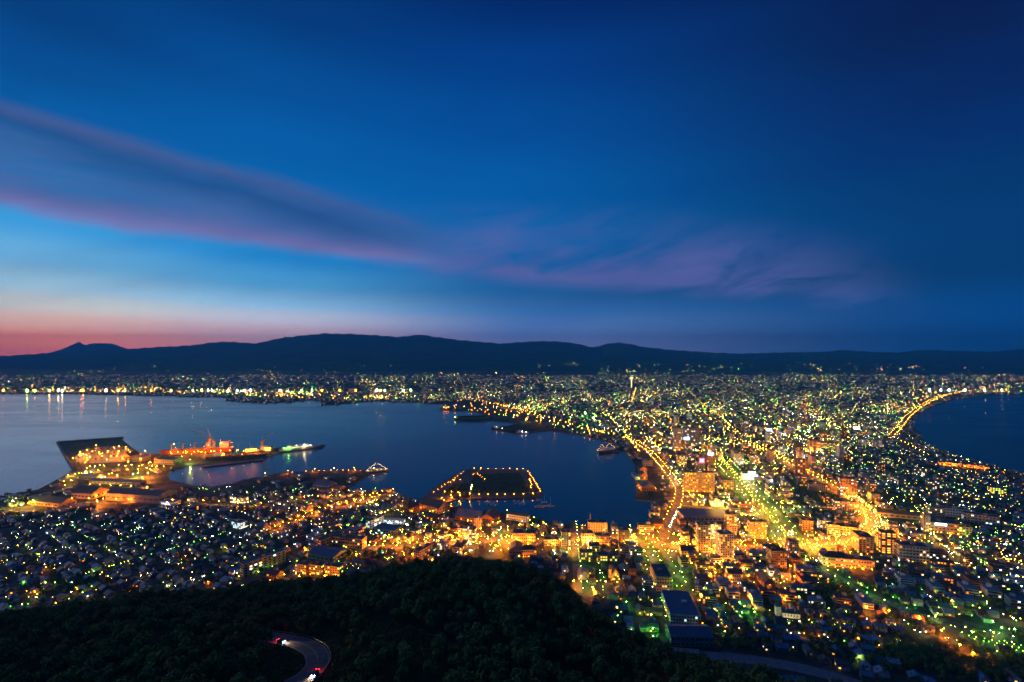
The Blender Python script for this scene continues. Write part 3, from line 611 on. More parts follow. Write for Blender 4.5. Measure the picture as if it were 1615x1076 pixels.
block('terrace', 'white lit terrace of houses round the floodlit yard', 'terrace', 610, 826, 56, 6, 10, -10, 'white', 'pale grey', 'gable', 2, 12, .35, ('cool', 'white'), floods=G7(4200, .9, 4, -6, 'white'))
block('apartment_block', 'pale stair block left of the floodlit white yard', 'apartment block', 580, 835, 9, 13, 34, -32, 'white', 'dark grey', 'flat', 4, 2, .3, ('cool', 'lime'), floods=((.9, 16, .3, 'white', 1800),))
block('apartment_block', 'dark tower with one bright column of stair windows in the harbour quarter', 'apartment block', 744, 858, 11, 22, 14, -8, 'grey', floors=9, bays=2, lit=.45, hues=('warm', 'yellow'))
block('apartment_block', 'slim grey concrete tower behind the one with a bright stair column', 'apartment block', 753, 836, 10, 18, 12, -8, 'concrete', floors=8, bays=3, lit=.05)
block('apartment_block', 'dark block with lit green entrance left of the bright stair column', 'apartment block', 730, 850, 14, 16, 14, -8, 'grey', floors=6, bays=4, lit=.25, hues=('white', 'cool'))
block('warehouse', 'long amber fronted warehouse left of the island bridge street', 'warehouse', 676, 807, 44, 9, 34, -36, 'tan', 'dark grey', 'gable', 2, 8, .0, floods=((.3, -5, .5, 'amber', 7000), (-.3, -5, .5, 'amber', 5000), (.7, 8, .5, 'amber', 7000)))
block('warehouse', 'amber end of a brick warehouse left of the long amber fronted warehouse', 'warehouse', 639, 810, 18, 9, 30, -34, 'brick', 'dark grey', 'gable', 2, 4, .0, floods=((0, -5, .5, 'amber', 6000),))
block('warehouse', 'grey roofed warehouse with an amber eave between island bridge and tower', 'warehouse', 737, 822, 44, 6, 34, -20, 'brick', 'pale grey', 'gable', 1, 8, .0, floods=((-.2, -5, .6, 'amber', 4500), (.2, -5, .5, 'amber', 4500)))
block('warehouse', 'dark warehouse with an amber end wall by the inner basin', 'warehouse', 768, 826, 24, 8, 40, -16, 'brick', 'dark grey', 'gable', 2, 5, .05, ('amber',), floods=((.8, 10, .4, 'amber', 4500),))
block('harbour_office', 'small grey flat roofed harbour office beside the inner basin', 'office block', 768, 812.5, 13, 7, 16, -10, 'concrete', 'pale grey', floors=2, bays=4, lit=.0)
block('museum', 'long white building with two rows of windows on the quay of the inner basin', 'hall', 815, 822, 36, 9, 14, -22, 'white', 'dark grey', 'hip', 2, 12, .05, ('white',), floods=((-.4, -4, .8, 'warm', 900), (.3, -4, .3, 'warm', 900)))
block('museum', 'large cream hall glowing amber above the parking square', 'hall', 827, 857, 36, 15, 20, -3, 'cream', 'dark grey', 'flat', 3, 11, .05, ('amber',), floods=((-.4, -4, .1, 'yellow', 5000), (-.1, -4, .1, 'amber', 5000), (.3, -4, .1, 'amber', 6000)))
block('warehouse', 'dark roofed shed in front of the large cream hall', 'shed', 813, 876, 19, 9, 28, -3, 'grey', 'dark grey', 'gable', 1, 4, .0)
block('villa', 'square amber lit house right of the dark roofed shed', 'villa', 834, 879, 24, 12, 16, -3, 'cream', 'dark grey', 'hip', 2, 7, .1, ('yellow',), floods=G7(2400, .25, 3, -4))
block('bank', 'old stone bank with a bright lit doorway by the spire monument', 'bank', 927, 857, 18, 15, 16, -2, 'cream', 'dark grey', 'flat', 3, 5, .1, ('amber',), floods=((0, -3, .2, 'warm', 5200), (-.4, -3, .2, 'amber', 1800)))
block('bank', 'columned amber lit museum right of the old stone bank', 'museum', 951, 859, 24, 13, 16, -2, 'cream', 'dark grey', 'flat', 2, 7, .15, ('amber',), floods=G7(3200, .12, 3, -3))
block('apartment_block', 'tall block with a lit lower half right of the columned museum', 'apartment block', 984, 857, 16, 20, 16, -2, 'concrete', floors=6, bays=5, lit=.08, hues=('amber',), floods=((0, -4, .1, 'amber', 4000),))
block('apartment_block', 'plain concrete slab behind the old stone bank', 'apartment block', 943, 843, 30, 18, 16, -2, 'concrete', floors=6, bays=8, lit=.03)
block('apartment_block', 'dark tower with lit windows left of the west slope street', 'apartment block', 893, 866, 14, 26, 14, -2, 'grey', floors=9, bays=4, lit=.25, hues=('warm', 'yellow'))
block('villa', 'wide amber building with white fronts left of the dark windowed tower', 'villa', 870, 861, 24, 9, 16, -2, 'cream', 'dark grey', 'flat', 2, 8, .2, ('amber',), floods=G7(2600, .3, 2, -4))
block('apartment_block', 'lime lit gallery block right of the west slope street', 'apartment block', 924, 886, 20, 14, 14, -3, 'concrete', floors=4, bays=7, lit=.4, hues=('lime', 'yellow'))
block('apartment_block', 'dark long block with a strip of yellow windows above the church gable', 'apartment block', 960, 889, 34, 12, 14, -3, 'grey', floors=3, bays=9, lit=.35, hues=('yellow', 'lime'))
block('theatre', 'amber hall with sloping roofs left of the floodlit tower', 'hall', 1086, 878, 22, 9, 20, -6, 'tan', 'dark grey', 'gable', 2, 5, .1, ('amber',), floods=((-.2, -4, .3, 'amber', 2600),))
# pier halls on the east quay of the bay
block('market_hall', 'amber ended brick market hall, nearer of the two on the east quay', 'market hall', 1016, 758, 11, 9, 26, 0, 'brick', 'dark grey', 'gable', 1, 3, .0, floods=((0, -6, .6, 'amber', 12000),))
block('market_hall', 'amber ended brick market hall, farther of the two on the east quay', 'market hall', 1015, 747, 11, 8, 26, 0, 'brick', 'dark grey', 'gable', 1, 3, .0, floods=((0, -6, .6, 'amber', 12000),))
block('market_hall', 'broad slate roofed hall with an amber quay front on the east quay', 'market hall', 1023, 775, 22, 7, 38, 0, 'brick', 'slate blue', 'gable', 1, 6, .0, floods=((-.6, 8, .6, 'amber', 9000), (-.6, 28, .6, 'amber', 9000), (.6, 10, .5, 'amber', 9000)), rise=5)
block('market_hall', 'pale green flat roofed hall at the water edge of the east quay', 'market hall', 1006, 757, 7, 4, 46, 0, 'white', 'pale grey', 'flat', 1, 3, .0, floods=((0, -6, .8, 'lime', 2500),), unit=False)
block('market_hall', 'grey block at the far end of the east quay halls', 'market hall', 1022, 735, 14, 8, 26, -6, 'concrete', floors=2, bays=4, lit=.0)
block('restaurant', 'yellow lit round fronted restaurant at the mouth of the canal', 'restaurant', 1033, 818, 14, 9, 16, -4, 'cream', 'dark grey', 'flat', 2, 6, .5, ('yellow',), floods=((-.2, -4, .3, 'yellow', 7000), (.4, -4, .4, 'yellow', 5000)))
block('warehouse', 'brick warehouse with amber front below the canal mouth restaurant', 'warehouse', 1036, 834, 20, 8, 22, -4, 'brick', 'dark grey', 'gable', 1, 5, .0, floods=G7(3500, .5, 2, -4))
block('warehouse', 'wide flat slate roof of the canal side hall', 'warehouse', 1118, 822, 78, 6, 52, -3, 'grey', 'slate blue', 'flat', 1, 12, .02, ('warm',), unit=False)
block('parking_deck', 'rust roofed deck right of the canal road', 'parking deck', 1176, 800, 34, 4, 24, -8, 'brick', 'rust red', 'flat', 1, 7, .0, floods=G7(5000, 3.5, 3, -5), unit=False)
# harbour yard, far left
block('warehouse', 'huge dark roofed dock warehouse in the left harbour yard', 'warehouse', 208, 792, 100, 12, 46, -10, 'grey', 'dark grey', 'gable', 1, 10, .0, rise=7)
block('warehouse', 'orange lit long warehouse at the left harbour street', 'warehouse', 70, 799, 70, 7, 30, -14, 'tan', 'dark grey', 'gable', 1, 10, .0, floods=G7(12000, .7, 4, -8))
block('warehouse', 'tan warehouse with a lit orange end left of the huge dark one', 'warehouse', 128, 787, 40, 9, 40, -10, 'tan', 'dark grey', 'gable', 1, 6, .0, floods=((.55, 10, .5, 'amber', 16000), (.55, 30, .5, 'amber', 16000)))
block('warehouse', 'low shed row with a lime lit yard in the left harbour', 'shed', 180, 764, 92, 4, 18, -8, 'concrete', 'pale grey', 'gable', 1, 12, .0, floods=G7(16000, 1.6, 5, -10, 'yellow'))
block('warehouse', 'dark shed by the root of the breakwater', 'shed', 138, 757, 34, 5, 20, -10, 'grey', 'pale grey', 'gable', 1, 6, .0)
block('warehouse', 'white gabled shed in the left harbour beside the boat basin', 'shed', 238, 786, 16, 6, 16, -14, 'white', 'slate blue', 'gable', 1, 3, .0)
block('warehouse', 'white flat roofed works with a bright lit front in the left harbour', 'works', 262, 797, 28, 5, 18, -16, 'white', 'pale grey', 'flat', 1, 8, .3, ('white',), floods=((.1, -4, .6, 'white', 6000),), unit=False)
block('dock_workshop', 'orange lit dock workshop at the yard of amber lamps', 'workshop', 198, 724, 16, 5, 34, -10, 'tan', 'dark grey', 'gable', 1, 4, .0, floods=((0, -10, .5, 'amber', 40000),))
block('dock_workshop', 'dark green dry dock shed left of the moored red ship', 'workshop', 258, 733, 34, 8, 40, -8, 'grey', 'dark grey', 'flat', 2, 9, .0, unit=False)
block('dock_workshop', 'grey double gabled workshop behind the dry dock shed', 'workshop', 214, 729, 12, 6, 40, -8, 'grey', 'pale grey', 'gable', 1, 3, .0)
block('office_block', 'blue grey research building on the spit below the moored ships', 'office block', 469, 754, 22, 6, 22, -18, 'concrete', 'slate blue', 'flat', 2, 7, .08, ('cool',), unit=False)
block('warehouse', 'broad blue roofed hall on the spit near the white lit yard', 'warehouse', 505, 771, 30, 5, 34, -20, 'concrete', 'slate blue', 'gable', 1, 6, .0)
block('warehouse', 'orange lit shed at the root of the spit', 'shed', 528, 776, 18, 5, 24, -20, 'tan', 'dark grey', 'gable', 1, 4, .0, floods=((0, -8, .8, 'amber', 12000),))
block('apartment_block', 'white lit apartment row on the left hillside above dark houses', 'apartment block', 373, 794, 30, 9, 14, -24, 'concrete', floors=5, bays=9, lit=.5, hues=('warm', 'white'))
block('apartment_block', 'white windowed apartment house in the middle of the left quarter', 'apartment block', 371, 833, 24, 9, 14, -24, 'white', floors=4, bays=7, lit=.6, hues=('white', 'cool'))
# churches and towers
def church():
    p = flat(1246, 976); t = thing('church', 'white floodlit church with onion domes and a bell tower among dark trees', 'church', (p.x, p.y, p.z - .3), math.radians(-12)); w = WALLS['white']; r = ROOFS['teal']
    MB().gwall(2, 7, 0, 20, 11, 6.3, 3.6, w).build('nave', t); MB().gable(2, 7, 6.3, 20, 11, 3.6, r, .5).build('roof', t)
    bt = MB().box(-12, 7, 0, 6, 6, 12, w).build('bell_tower', t); MB().lathe(-12, 7, [(4.3, 12), (2.4, 14.5), (1.2, 16), (1.1, 18), (1.5, 18.8), (.9, 20), (.1, 21.2)], r, 8).build('spire', bt)
    for x, y, z, s in ((2, 7, 9.9, 1.2), (-3, 4.5, 8.0, .8), (7, 4.5, 8.0, .8), (7, 9.5, 8.0, .8), (11.5, 7, 8.6, .8)):
        c = MB().lathe(x, y, [(s, z - 1.5), (s, z + 2.4 * s), (1.45 * s, z + 3.2 * s), (1.2 * s, z + 4.2 * s), (.25 * s, z + 5.6 * s), (.06, z + 7 * s)], w, 10).build('onion_dome', t)
    for i in range(5): o = bpy.data.objects.new('window', win_mesh('dark')); COL.objects.link(o); o.parent = t; o.location = (-5 + i * 3.4, 1.42, 3.6); o.scale = (1, 1, 2.6)
    for x in (-12, -5, 2, 9): flood(t, x, -5, 1.0, HUES['warm'], 1300)
    occ(p.x, p.y + 7, 20)
church()
def steeple_church():
    p = flat(1222, 927); t = thing('church', 'red brick church with a slim golden floodlit steeple', 'church', (p.x, p.y, p.z - .3), math.radians(-6)); w = WALLS['brick']
    MB().gwall(-8, 12, 0, 15, 30, 8, 6, w, 'y').build('nave', t); MB().gable(-8, 12, 8, 15, 30, 6, ROOFS['dark grey'], .5, .3, 'y').build('roof', t)
    b = MB().box(3, 4, 0, 6, 6, 15, WALLS['cream']).build('tower', t); MB().lathe(3, 4, [(3.6, 15), (3.2, 17), (.2, 27)], ROOFS['pale grey'], 8).build('spire', b)
    for i, z in enumerate((6, 11)): o = bpy.data.objects.new('window', win_mesh('dark')); COL.objects.link(o); o.parent = t; o.location = (3, .94, z); o.scale = (1.4, 1, 2.6)
    o = bpy.data.objects.new('window', win_mesh('yellow')); COL.objects.link(o); o.parent = t; o.location = (-8, -3.06, 4); o.scale = (2.2, 1, 3.4)
    flood(t, -2.5, -2, 14, HUES['yellow'], 900); flood(t, 6.5, -3, 9, HUES['yellow'], 1200); occ(p.x - 5, p.y + 10, 20)
steeple_church()
def gable_church():
    p = flat(971, 912); t = thing('church', 'small church with a steep white gable lit yellow from below', 'church', (p.x, p.y, p.z - .3), math.radians(8)); w = WALLS['cream']
    MB().gwall(0, 9, 0, 12, 18, 5, 9, w, 'y').build('nave', t); MB().gable(0, 9, 5, 12, 18, 9, ROOFS['dark grey'], .5, .3, 'y').build('roof', t)
    b = MB().box(-8, 3, 0, 4, 4, 13, w).build('tower', t); MB().lathe(-8, 3, [(2.7, 13), (.2, 20)], ROOFS['dark grey'], 4).build('spire', b)
    o = bpy.data.objects.new('window', win_mesh('yellow')); COL.objects.link(o); o.parent = t; o.location = (0, -.06, 6); o.scale = (2, 1, 4)
    flood(t, -3, -4, 1, HUES['yellow'], 900); flood(t, 4, -4, 1, HUES['amber'], 900); occ(p.x, p.y + 8, 13)
gable_church()
def dome():
    p = flat(921, 914); t = thing('domed_hall', 'round pale domed hall at the foot of the west slope street', 'hall', (p.x, p.y + 8, p.z - .3)); 
    MB().lathe(0, 0, [(9, 0), (9, 6), (8.6, 6.2)], WALLS['cream'], 24).build('wall', t)
    MB().lathe(0, 0, [(9.3, 6.2), (8.4, 9), (6.4, 11.6), (3.4, 13.3), (.2, 14)], ROOFS['pale grey'], 24).build('dome', t)
    flood(t, -7, -9, 2, HUES['amber'], 900); occ(p.x, p.y + 8, 13)
dome()
def monument():
    p = flat(931, 829); t = thing('monument', 'slender floodlit monument spire at the water end of the west slope street', 'monument', (p.x, p.y, p.z))
    MB().box(0, 0, 0, 10, 10, 3, WALLS['concrete']).build('base', t); MB().lathe(0, 0, [(2.2, 3), (1.6, 12), (.9, 18), (.1, 25)], WALLS['cream'], 8).build('spire', t)
    flood(t, -4, -6, 3.4, HUES['yellow'], 2600); flood(t, 4, -6, 3.4, HUES['yellow'], 2600); occ(p.x, p.y, 10)
monument()
def obs_tower():
    p = flat(996, 612); d = p.y; s = d / F
    t = thing('observation_tower', 'white lit observation tower rising far across the plain', 'tower', (p.x, p.y, p.z))
    lm = emat('tower_glow', WRM, 2.2, False)  # floodlighting put into shaft and deck as a glow of their own
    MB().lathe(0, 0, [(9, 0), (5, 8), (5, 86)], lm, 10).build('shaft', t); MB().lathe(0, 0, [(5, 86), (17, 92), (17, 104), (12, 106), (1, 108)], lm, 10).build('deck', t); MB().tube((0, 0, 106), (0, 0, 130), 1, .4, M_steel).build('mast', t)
obs_tower()
for px, py, h, lab in ((1269, 655, 60, 'red lit lattice mast rising from the far plain, taller of the two'), (1271, 668, 45, 'white and red chimney standing in front of the red lit mast'), (822, 608, 60, 'red lit mast on the far plain above the bay')):
    p = flat(px, py); t = thing('mast', lab, 'mast', (p.x, p.y, p.z))
    b = MB()
    for sx, sy in ((-3, -3), (3, -3), (3, 3), (-3, 3)): b.tube((sx, sy, 0), (sx * .2, sy * .2, h), .5, .3, M_steel, 4)
    b.build('lattice', t)
    for z in (.55, 1.0): MB().lathe(0, 0, [(.3, h * z), (1.6, h * z + 1.2), (.3, h * z + 2.6)], emat('beacon', RED, 30, False), 6).build('beacon', t)
# signs
def sign(label, px, py, wpx, hpx, hue, col2=None, rot=-5, e=5, top=0):
    z = 2 + top; d = (CAMZ - z) / ((py - YE) / F); s = d / F; t = thing('lit_sign', label, 'sign', ((px - CX) * s, d, z), math.radians(rot)); w, h = wpx * s, hpx * s
    MB().box(0, 0, 0, w, .8, h, emat('sign_' + label[:14].replace(' ', '_'), hue, e)).build('panel', t)
    if col2: MB().box(0, -.5, h * .3, w * .55, .12, h * .4, emat('sign_mark_' + label[:10].replace(' ', '_'), col2, e, False)).build('mark', t)
    MB().box(-w * .3, .1, -3, .5, .5, 3, M_steel).build('post', t); MB().box(w * .3, .1, -3, .5, .5, 3, M_steel).build('post', t)
sign('square pink lit sign with a white mark on a dark block', 1107, 730, 7.5, 7, (1, .05, .25), (1, .8, .85), e=4, top=24)
sign('bright blue lit roof sign on a tall grey tower', 1083, 694, 9, 4.5, (.12, .45, 1), (.8, .95, 1), e=6, top=84)
sign('pale blue lit roof sign on a brown slab', 1121, 718, 9, 4, (.3, .55, 1), (.9, .95, 1), e=5, top=38)
sign('white lit sign panel on the roof of a low store', 1186, 748, 10, 4, (.8, .95, 1), None, -12, 6, 16)
sign('white lit sign panel on the roof of the wide amber store', 1484, 829, 15, 3.4, (.85, .97, 1), None, -18, 6, 19)
sign('small white sign over the roof edge of the amber hotel', 1103, 746, 7, 2, (1, .98, .9), None, -4, 5, 43)
sign('white lit sign among the far downtown towers', 1351, 677, 8, 4, (.8, 1, .95), None, -20, 5, 28)
sign('pale blue lit sign at the left edge of the far downtown', 1213, 680, 8, 4, (.2, .5, 1), (.8, .9, 1), -15, 5, 30)
# ------------------------------------------------------------------ harbour: piers, ships, cranes, boats
M_red = mat('red_hull', (.35, .06, .03), .6, .25, .1); M_black = mat('dark_hull', (.03, .03, .035), .6, .3, .1); M_white = mat('white_paint', (.72, .72, .7), .5, .12, .1)
M_deck = mat('ship_deck', (.2, .13, .08), .8, .3, .2); M_green = mat('green_paint', (.05, .25, .1), .6, .2, .2); M_rope = emat('string_light', WRM, 14)
def bearing(a, c):
    A, C = flat(*a, z=0), flat(*c, z=0); v = C - A; return (A + C) / 2, v.length, math.atan2(v.y, v.x)
def hull(L, B, D, draft=3.0):
    "hull lofted along x, bow at +x"
    st = [(-.5, .78, 0), (-.46, .95, 0), (-.2, 1, 0), (.2, 1, .0), (.36, .8, .05), (.46, .38, .14), (.5, .03, .2)]; vs = []; n = 5
    for x, b, sh in st:
        top = D * (1 + sh); hb = B / 2 * b
        for k, (y, z) in enumerate(((-hb, top), (-hb * .94, 0), (0, -draft), (hb * .94, 0), (hb, top))):
            xx = x * L + (L * .02 * sh / .2 if z > 0 else -L * .02 * (sh > .1)); vs.append((xx, y, z))
    fs = []
    for i in range(len(st) - 1):
        for k in range(n - 1): fs.append((i * n + k, (i + 1) * n + k, (i + 1) * n + k + 1, i * n + k + 1))
        fs.append((i * n + 4, (i + 1) * n + 4, (i + 1) * n, i * n))
    fs.append((0, 1, 2, 3, 4)); return vs, fs
def ship(label, a, c, B, D, hm, deckm=None, name='cargo_ship', cat='ship', group=None):
    mid, L, rz = bearing(a, c); t = thing(name, label, cat, (mid.x, mid.y, 0), rz, group); vs, fs = hull(L, B, D)
    b = MB(); b.poly(vs, fs[:-1], hm); b.build('hull', t); return t, L
def lights_on(t, pts, hue, e=12, r=.7, name='deck_lamp'):
    m = emat(f'deck_{hue}_{e}', HUES[hue], e)
    for p in pts: MB().lathe(p[0], p[1], [(.05, p[2] - r), (r, p[2]), (.05, p[2] + r)], m, 6).build(name, t)
def slab(name, label, cat, pts, h, m, z0=-3, group=None):
    ps = [flat(*p, z=2) for p in pts]; o = ps[0].copy(); o.z = 0; n = len(ps); b = MB()
    b.poly([(p.x - o.x, p.y - o.y, z) for z in (z0, h) for p in ps], [(i, (i+1) % n, n + (i+1) % n, n + i) for i in range(n)] + [tuple(n + i for i in range(n))], m)
    b2 = b.build(name, None, o); bm_ = b2.data; 
    return tag(b2, label, cat, group)
slab('breakwater', 'long dark breakwater wall along the seaward side of the reclaimed ground', 'breakwater', [(117,742),(114,740),(89,697),(92,697)], 5, M_quay)
slab('breakwater', 'thin dark breakwater running right from the far corner of the reclaimed ground', 'breakwater', [(90,698.4),(90,697),(195,689.6),(195,690.6)], 4.5, M_black)
# shipyard
t, L = ship('red hulled cargo ship lit orange under repair at the dockyard', (368, 711), (253, 717.5), 30, 13, M_red)
MB().box(0, 0, 13.05, L * .8, 26, .4, M_deck).build('deck', t)
MB().box(-L * .38, 0, 13.45, 26, 24, 17, M_white).build('bridge_house', t); MB().lathe(-L * .44, 0, [(3.5, 13.4), (3.2, 36)], M_red, 10).build('funnel', t)
for i in range(4):
    x = L * (.36 - .16 * i); c = MB().box(x, 0, 13.4, 3.4, 3.4, 21, M_deck).build('deck_crane', t); MB().tube((x, 0, 32), (x - 26, 0, 36), .9, .5, M_deck).build('jib', c)
    MB().box(x - L * .075, 0, 13.4, L * .09, 18, 3, M_deck).build('hatch', t)
for x, y, z, e in ((L * .13, -24, 24, 90000), (-L * .06, -26, 16, 180000), (-L * .3, -20, 34, 220000), (-L * .46, -22, 26, 160000), (L * .33, -24, 18, 60000)): flood(t, x, y, z, AMB, e, 1.0)
t, L = ship('black hulled ship with two bare masts moored at the dockyard quay', (326, 724.5), (420, 720), 22, 9, M_black)
MB().box(-L * .3, 0, 9.05, 22, 17, 9, M_white).build('bridge_house', t)
for x in (.02, .22): MB().tube((L * x, 0, 9), (L * x, 0, 46), .9, .5, M_steel).build('mast', t)
for i in range(4): MB().box(L * (-.1 + .12 * i), 0, 9.05, L * .08, 14, 2.4, M_deck).build('hatch', t)
lights_on(t, [(-L * .2, -8, 13), (L * .1, -8, 12)], 'yellow', 20)
t, L = ship('grey work ship lit orange with a cluster of deck lamps beside the jib crane', (380, 716), (415, 714), 16, 7, M_black, name='work_ship')
MB().box(-L * .1, 0, 7.05, L * .4, 12, 8, M_white).build('bridge_house', t); MB().tube((0, 0, 15), (0, 0, 30), .6, .3, M_steel).build('mast', t)
flood(t, 4, -12, 18, AMB, 150000, .8); flood(t, L * .3, -10, 12, AMB, 60000, .8)
t, L = ship('white ferry with green lit decks moored at the far end of the dock pier', (440, 713), (504, 705.5), 19, 8, M_white, name='ferry', cat='ferry')
c = MB().box(-L * .06, 0, 8.05, L * .72, 15, 5, M_white).build('cabin', t); MB().box(-L * .05, 0, 13.1, L * .5, 12, 4, M_white).build('upper_cabin', t); MB().lathe(-L * .2, 0, [(2.6, 17), (2.2, 24)], M_red, 8).build('funnel', t)
for i in range(12): o = bpy.data.objects.new('window', win_mesh(('lime', 'white', 'warm')[i % 3])); COL.objects.link(o); o.parent = t; o.location = (-L * .38 + i * L * .058, -7.6, 10.8); o.scale = (L * .04, 1, 2.2)
lights_on(t, [(-L * .4, -8, 14), (-L * .28, -8, 15)], 'green', 60); lights_on(t, [(-L * .1, -8, 18), (L * .1, -8, 18), (L * .25, -7, 14)], 'white', 40)
flood(t, -L * .3, -12, 15, GRN, 20000); flood(t, L * .1, -12, 18, WRM, 16000)
slab('jetty', 'dark piled jetty below the black hulled ship', 'jetty', [(318,737),(322,734),(414,724),(416,726)], 3.2, M_quay, 1.4)
for i in range(8): a = flat(322 + i * 12.5, 736.6 - i * 1.35, 0); tag(MB().lathe(0, 0, [(1.5, -3), (1.5, 1.39)], M_black, 6).build('mooring_pile', None, (a.x, a.y, 0)), 'dark round pile under the jetty of the dockyard', 'pile', 'piles under the dockyard jetty')
block('ferry_shed', 'yellow lit white shed between the jib crane and the white ferry', 'shed', 422, 711.5, 15, 6, 14, -14, 'white', 'pale grey', 'gable', 1, 4, .0, floods=((0, -6, .6, 'yellow', 26000),))
def crane(label, px, py, hpx, tip, base_w=9):
    p = flat(px, py); s = p.y / F; h = hpx * s; t = thing('harbour_crane', label, 'crane', (p.x, p.y, 2)); b = MB(); w = base_w
    for sx, sy in ((-1, -1), (1, -1), (1, 1), (-1, 1)): b.tube((sx * w / 2, sy * w / 2, 0), (sx * w * .22, sy * w * .22, h * .55), 1.0, .8, M_steel)
    for z in (.2, .45): b.box(0, 0, h * z, w * .8, w * .8, .8, M_steel)
    b.build('portal', t); MB().box(0, 0, h * .55, 8, 7, h * .16, M_deck).build('cab', t); MB().tube((0, 0, h * .7), (0, 0, h), .9, .5, M_steel).build('mast', t)
    tx, tz = (tip[0] - px) * s, (py - tip[1]) * s; MB().tube((0, -3, h * .66), (tx, -3, tz), 1.3, .6, M_steel).build('jib', t); MB().tube((0, -3, h), (tx, -3, tz), .25, .25, M_steel).build('cable', t); return t
t = crane('tall orange lit crane with a long slanting jib behind the red ship', 330, 711, 27, (297, 675.5)); flood(t, 5, -12, 20, AMB, 60000, 1)
crane('slim crane with a steep jib right of the tall orange lit crane', 337, 712, 22, (328, 676))
crane('dark jib crane raised over the water at the dock pier', 414, 713, 24, (432, 682))
crane('pale grey crane with a slanting jib left of the red ship', 246, 731, 12, (267, 712))
# dressed ship at the pier end, memorial ship, far ferries
t, L = ship('moored white patrol ship dressed with strings of lights at the pier end', (577, 745.5), (611, 742), 11, 4.5, M_white, name='patrol_ship')
MB().box(-L * .05, 0, 4.55, L * .4, 8, 4, M_white).build('bridge_house', t); MB().tube((0, 0, 8.5), (0, 0, 26), .5, .3, M_steel).build('mast', t)
for i in range(17):
    f = i / 16; x = L * (f - .5) * .96; z = 5.5 + (19 * (1 - abs(f - .5) * 2)); lights_on(t, [(x, 0, z)], 'warm', 26, .4, 'string_lamp')
lights_on(t, [(L * (-.4 + .2 * i), -5.2, 6) for i in range(5)], 'yellow', 60, .5)
t, L = ship('memorial ferry outlined in warm bulbs beside the bay road', (972, 711), (944, 715), 17, 7, M_black, name='memorial_ship')
MB().box(0, 0, 7.05, L * .7, 14, 4.5, M_white).build('cabin', t); MB().box(L * .1, 0, 11.6, L * .3, 12, 4, M_white).build('bridge_house', t)
for x in (-.25, .2): MB().tube((L * x, 0, 11), (L * x, 0, 34), .8, .4, M_steel).build('mast', t)
for i in range(15): f = i / 14; lights_on(t, [(L * (f - .5) * .95, -7, 9 + 18 * max(0, 1 - abs(f - .3) * 3, 1 - abs(f - .75) * 4))], 'yellow', 26, .5, 'string_lamp')
for i in range(6): lights_on(t, [(L * (-.42 + .16 * i), -9, 6.5)], 'yellow', 100, .7)
flood(t, 0, -14, 10, WRM, 9000); flood(t, -L * .3, -14, 8, AMB, 9000)
t, L = ship('green lit ferry at the far pier across the bay', (770, 660), (716, 662), 22, 9, M_green, name='ferry', cat='ferry')
MB().box(0, 0, 9.05, L * .8, 18, 8, M_black).build('cabin', t); MB().lathe(-L * .25, 0, [(3, 17), (3, 24)], M_black, 8).build('funnel', t); lights_on(t, [(L * .36, -10, 15), (L * .46, -8, 12), (L * .2, -10, 13)], 'lime', 90, 1.6); flood(t, L * .34, -20, 14, YGR, 60000); lights_on(t, [(-L * .05, -10, 15)], 'amber', 60, 1.4)
t, L = ship('dark long ship moored at the nearer finger pier across the bay', (776, 676), (812, 681), 14, 6, M_black); MB().box(-L * .3, 0, 6.05, L * .2, 10, 7, M_white).build('bridge_house', t); lights_on(t, [(0, -6, 9), (-L * .25, -6, 13)], 'warm', 30, 1)
t, L = ship('white ship moored end to end with the dark one at the finger pier', (815, 683), (834, 684), 13, 6, M_white); MB().box(-L * .2, 0, 6.05, L * .3, 10, 6, M_white).build('bridge_house', t); lights_on(t, [(0, -6, 9), (L * .3, -5, 8)], 'white', 50, 1)
t, L = ship('small warm lit ship at the far shore pier above the green ferry', (692, 646), (716, 645), 16, 8, M_black); MB().box(0, 0, 8.05, L * .4, 12, 8, M_white).build('bridge_house', t); lights_on(t, [(-L * .2, -9, 14), (L * .1, -9, 14)], 'amber', 70, 1.5)
# yachts and boats
def boat(label, px, py, L, B, mast=0, rz=0.0, group=None, hm=None):
    p = flat(px, py, 0); t = thing('sailing_boat' if mast else 'motor_boat', label, 'boat', (p.x, p.y, 0), rz, group); vs, fs = hull(L, B, L * .11, .4)
    MB().poly(vs, fs, hm or M_white).build('hull', t); MB().box(-L * .08, 0, L * .112, L * .34, B * .6, L * .07, M_white).build('cabin', t)
    if mast: MB().tube((L * .08, 0, L * .1), (L * .08, 0, mast), .16, .08, M_white, 5).build('mast', t); MB().tube((L * .08, 0, L * .3), (-L * .36, 0, L * .28), .12, .1, M_white, 5).build('boom', t)
    return t
boat('two masted white sailing boat, left of the pair at the island tip', 852, 800, 24, 6, 24, .15); boat('white sailing boat, right of the pair at the island tip', 867, 799.5, 20, 5, 22, .1)
boat('sailing boat with a bare mast beside the quay of the island tip', 858, 793, 15, 4, 17, .4); boat('small sailing boat nearest the corner lamps of the island', 850, 789, 12, 3.6, 14, .7)
i = 0
for k, (x0, y0, n) in enumerate(((766, 792, 6), (811, 791, 6))):
    for j in range(n): boat(('white motor boat moored bow to the island quay, in the left cluster', 'white motor boat moored bow to the island quay, in the right cluster')[k], x0 + j * 3.1, y0 + (j % 2) * 2.6 + j * .4, 11, 3.6, 0, 1.2 + random.uniform(-.1, .1), ('boats left of the island quay', 'boats right of the island quay')[k])
bt = boat('small boat in the lamp lit rows of the marina basin', 285, 771, 11, 3.6, 0, 1.1, 'boats in the marina basin')
for r in range(2):
    for j in range(15): dup(bt, flat(285 + j * 2.6 + r * 2, 770.5 + r * 3.2 - j * .42, 0), 1.0 + random.uniform(-.1, .1))
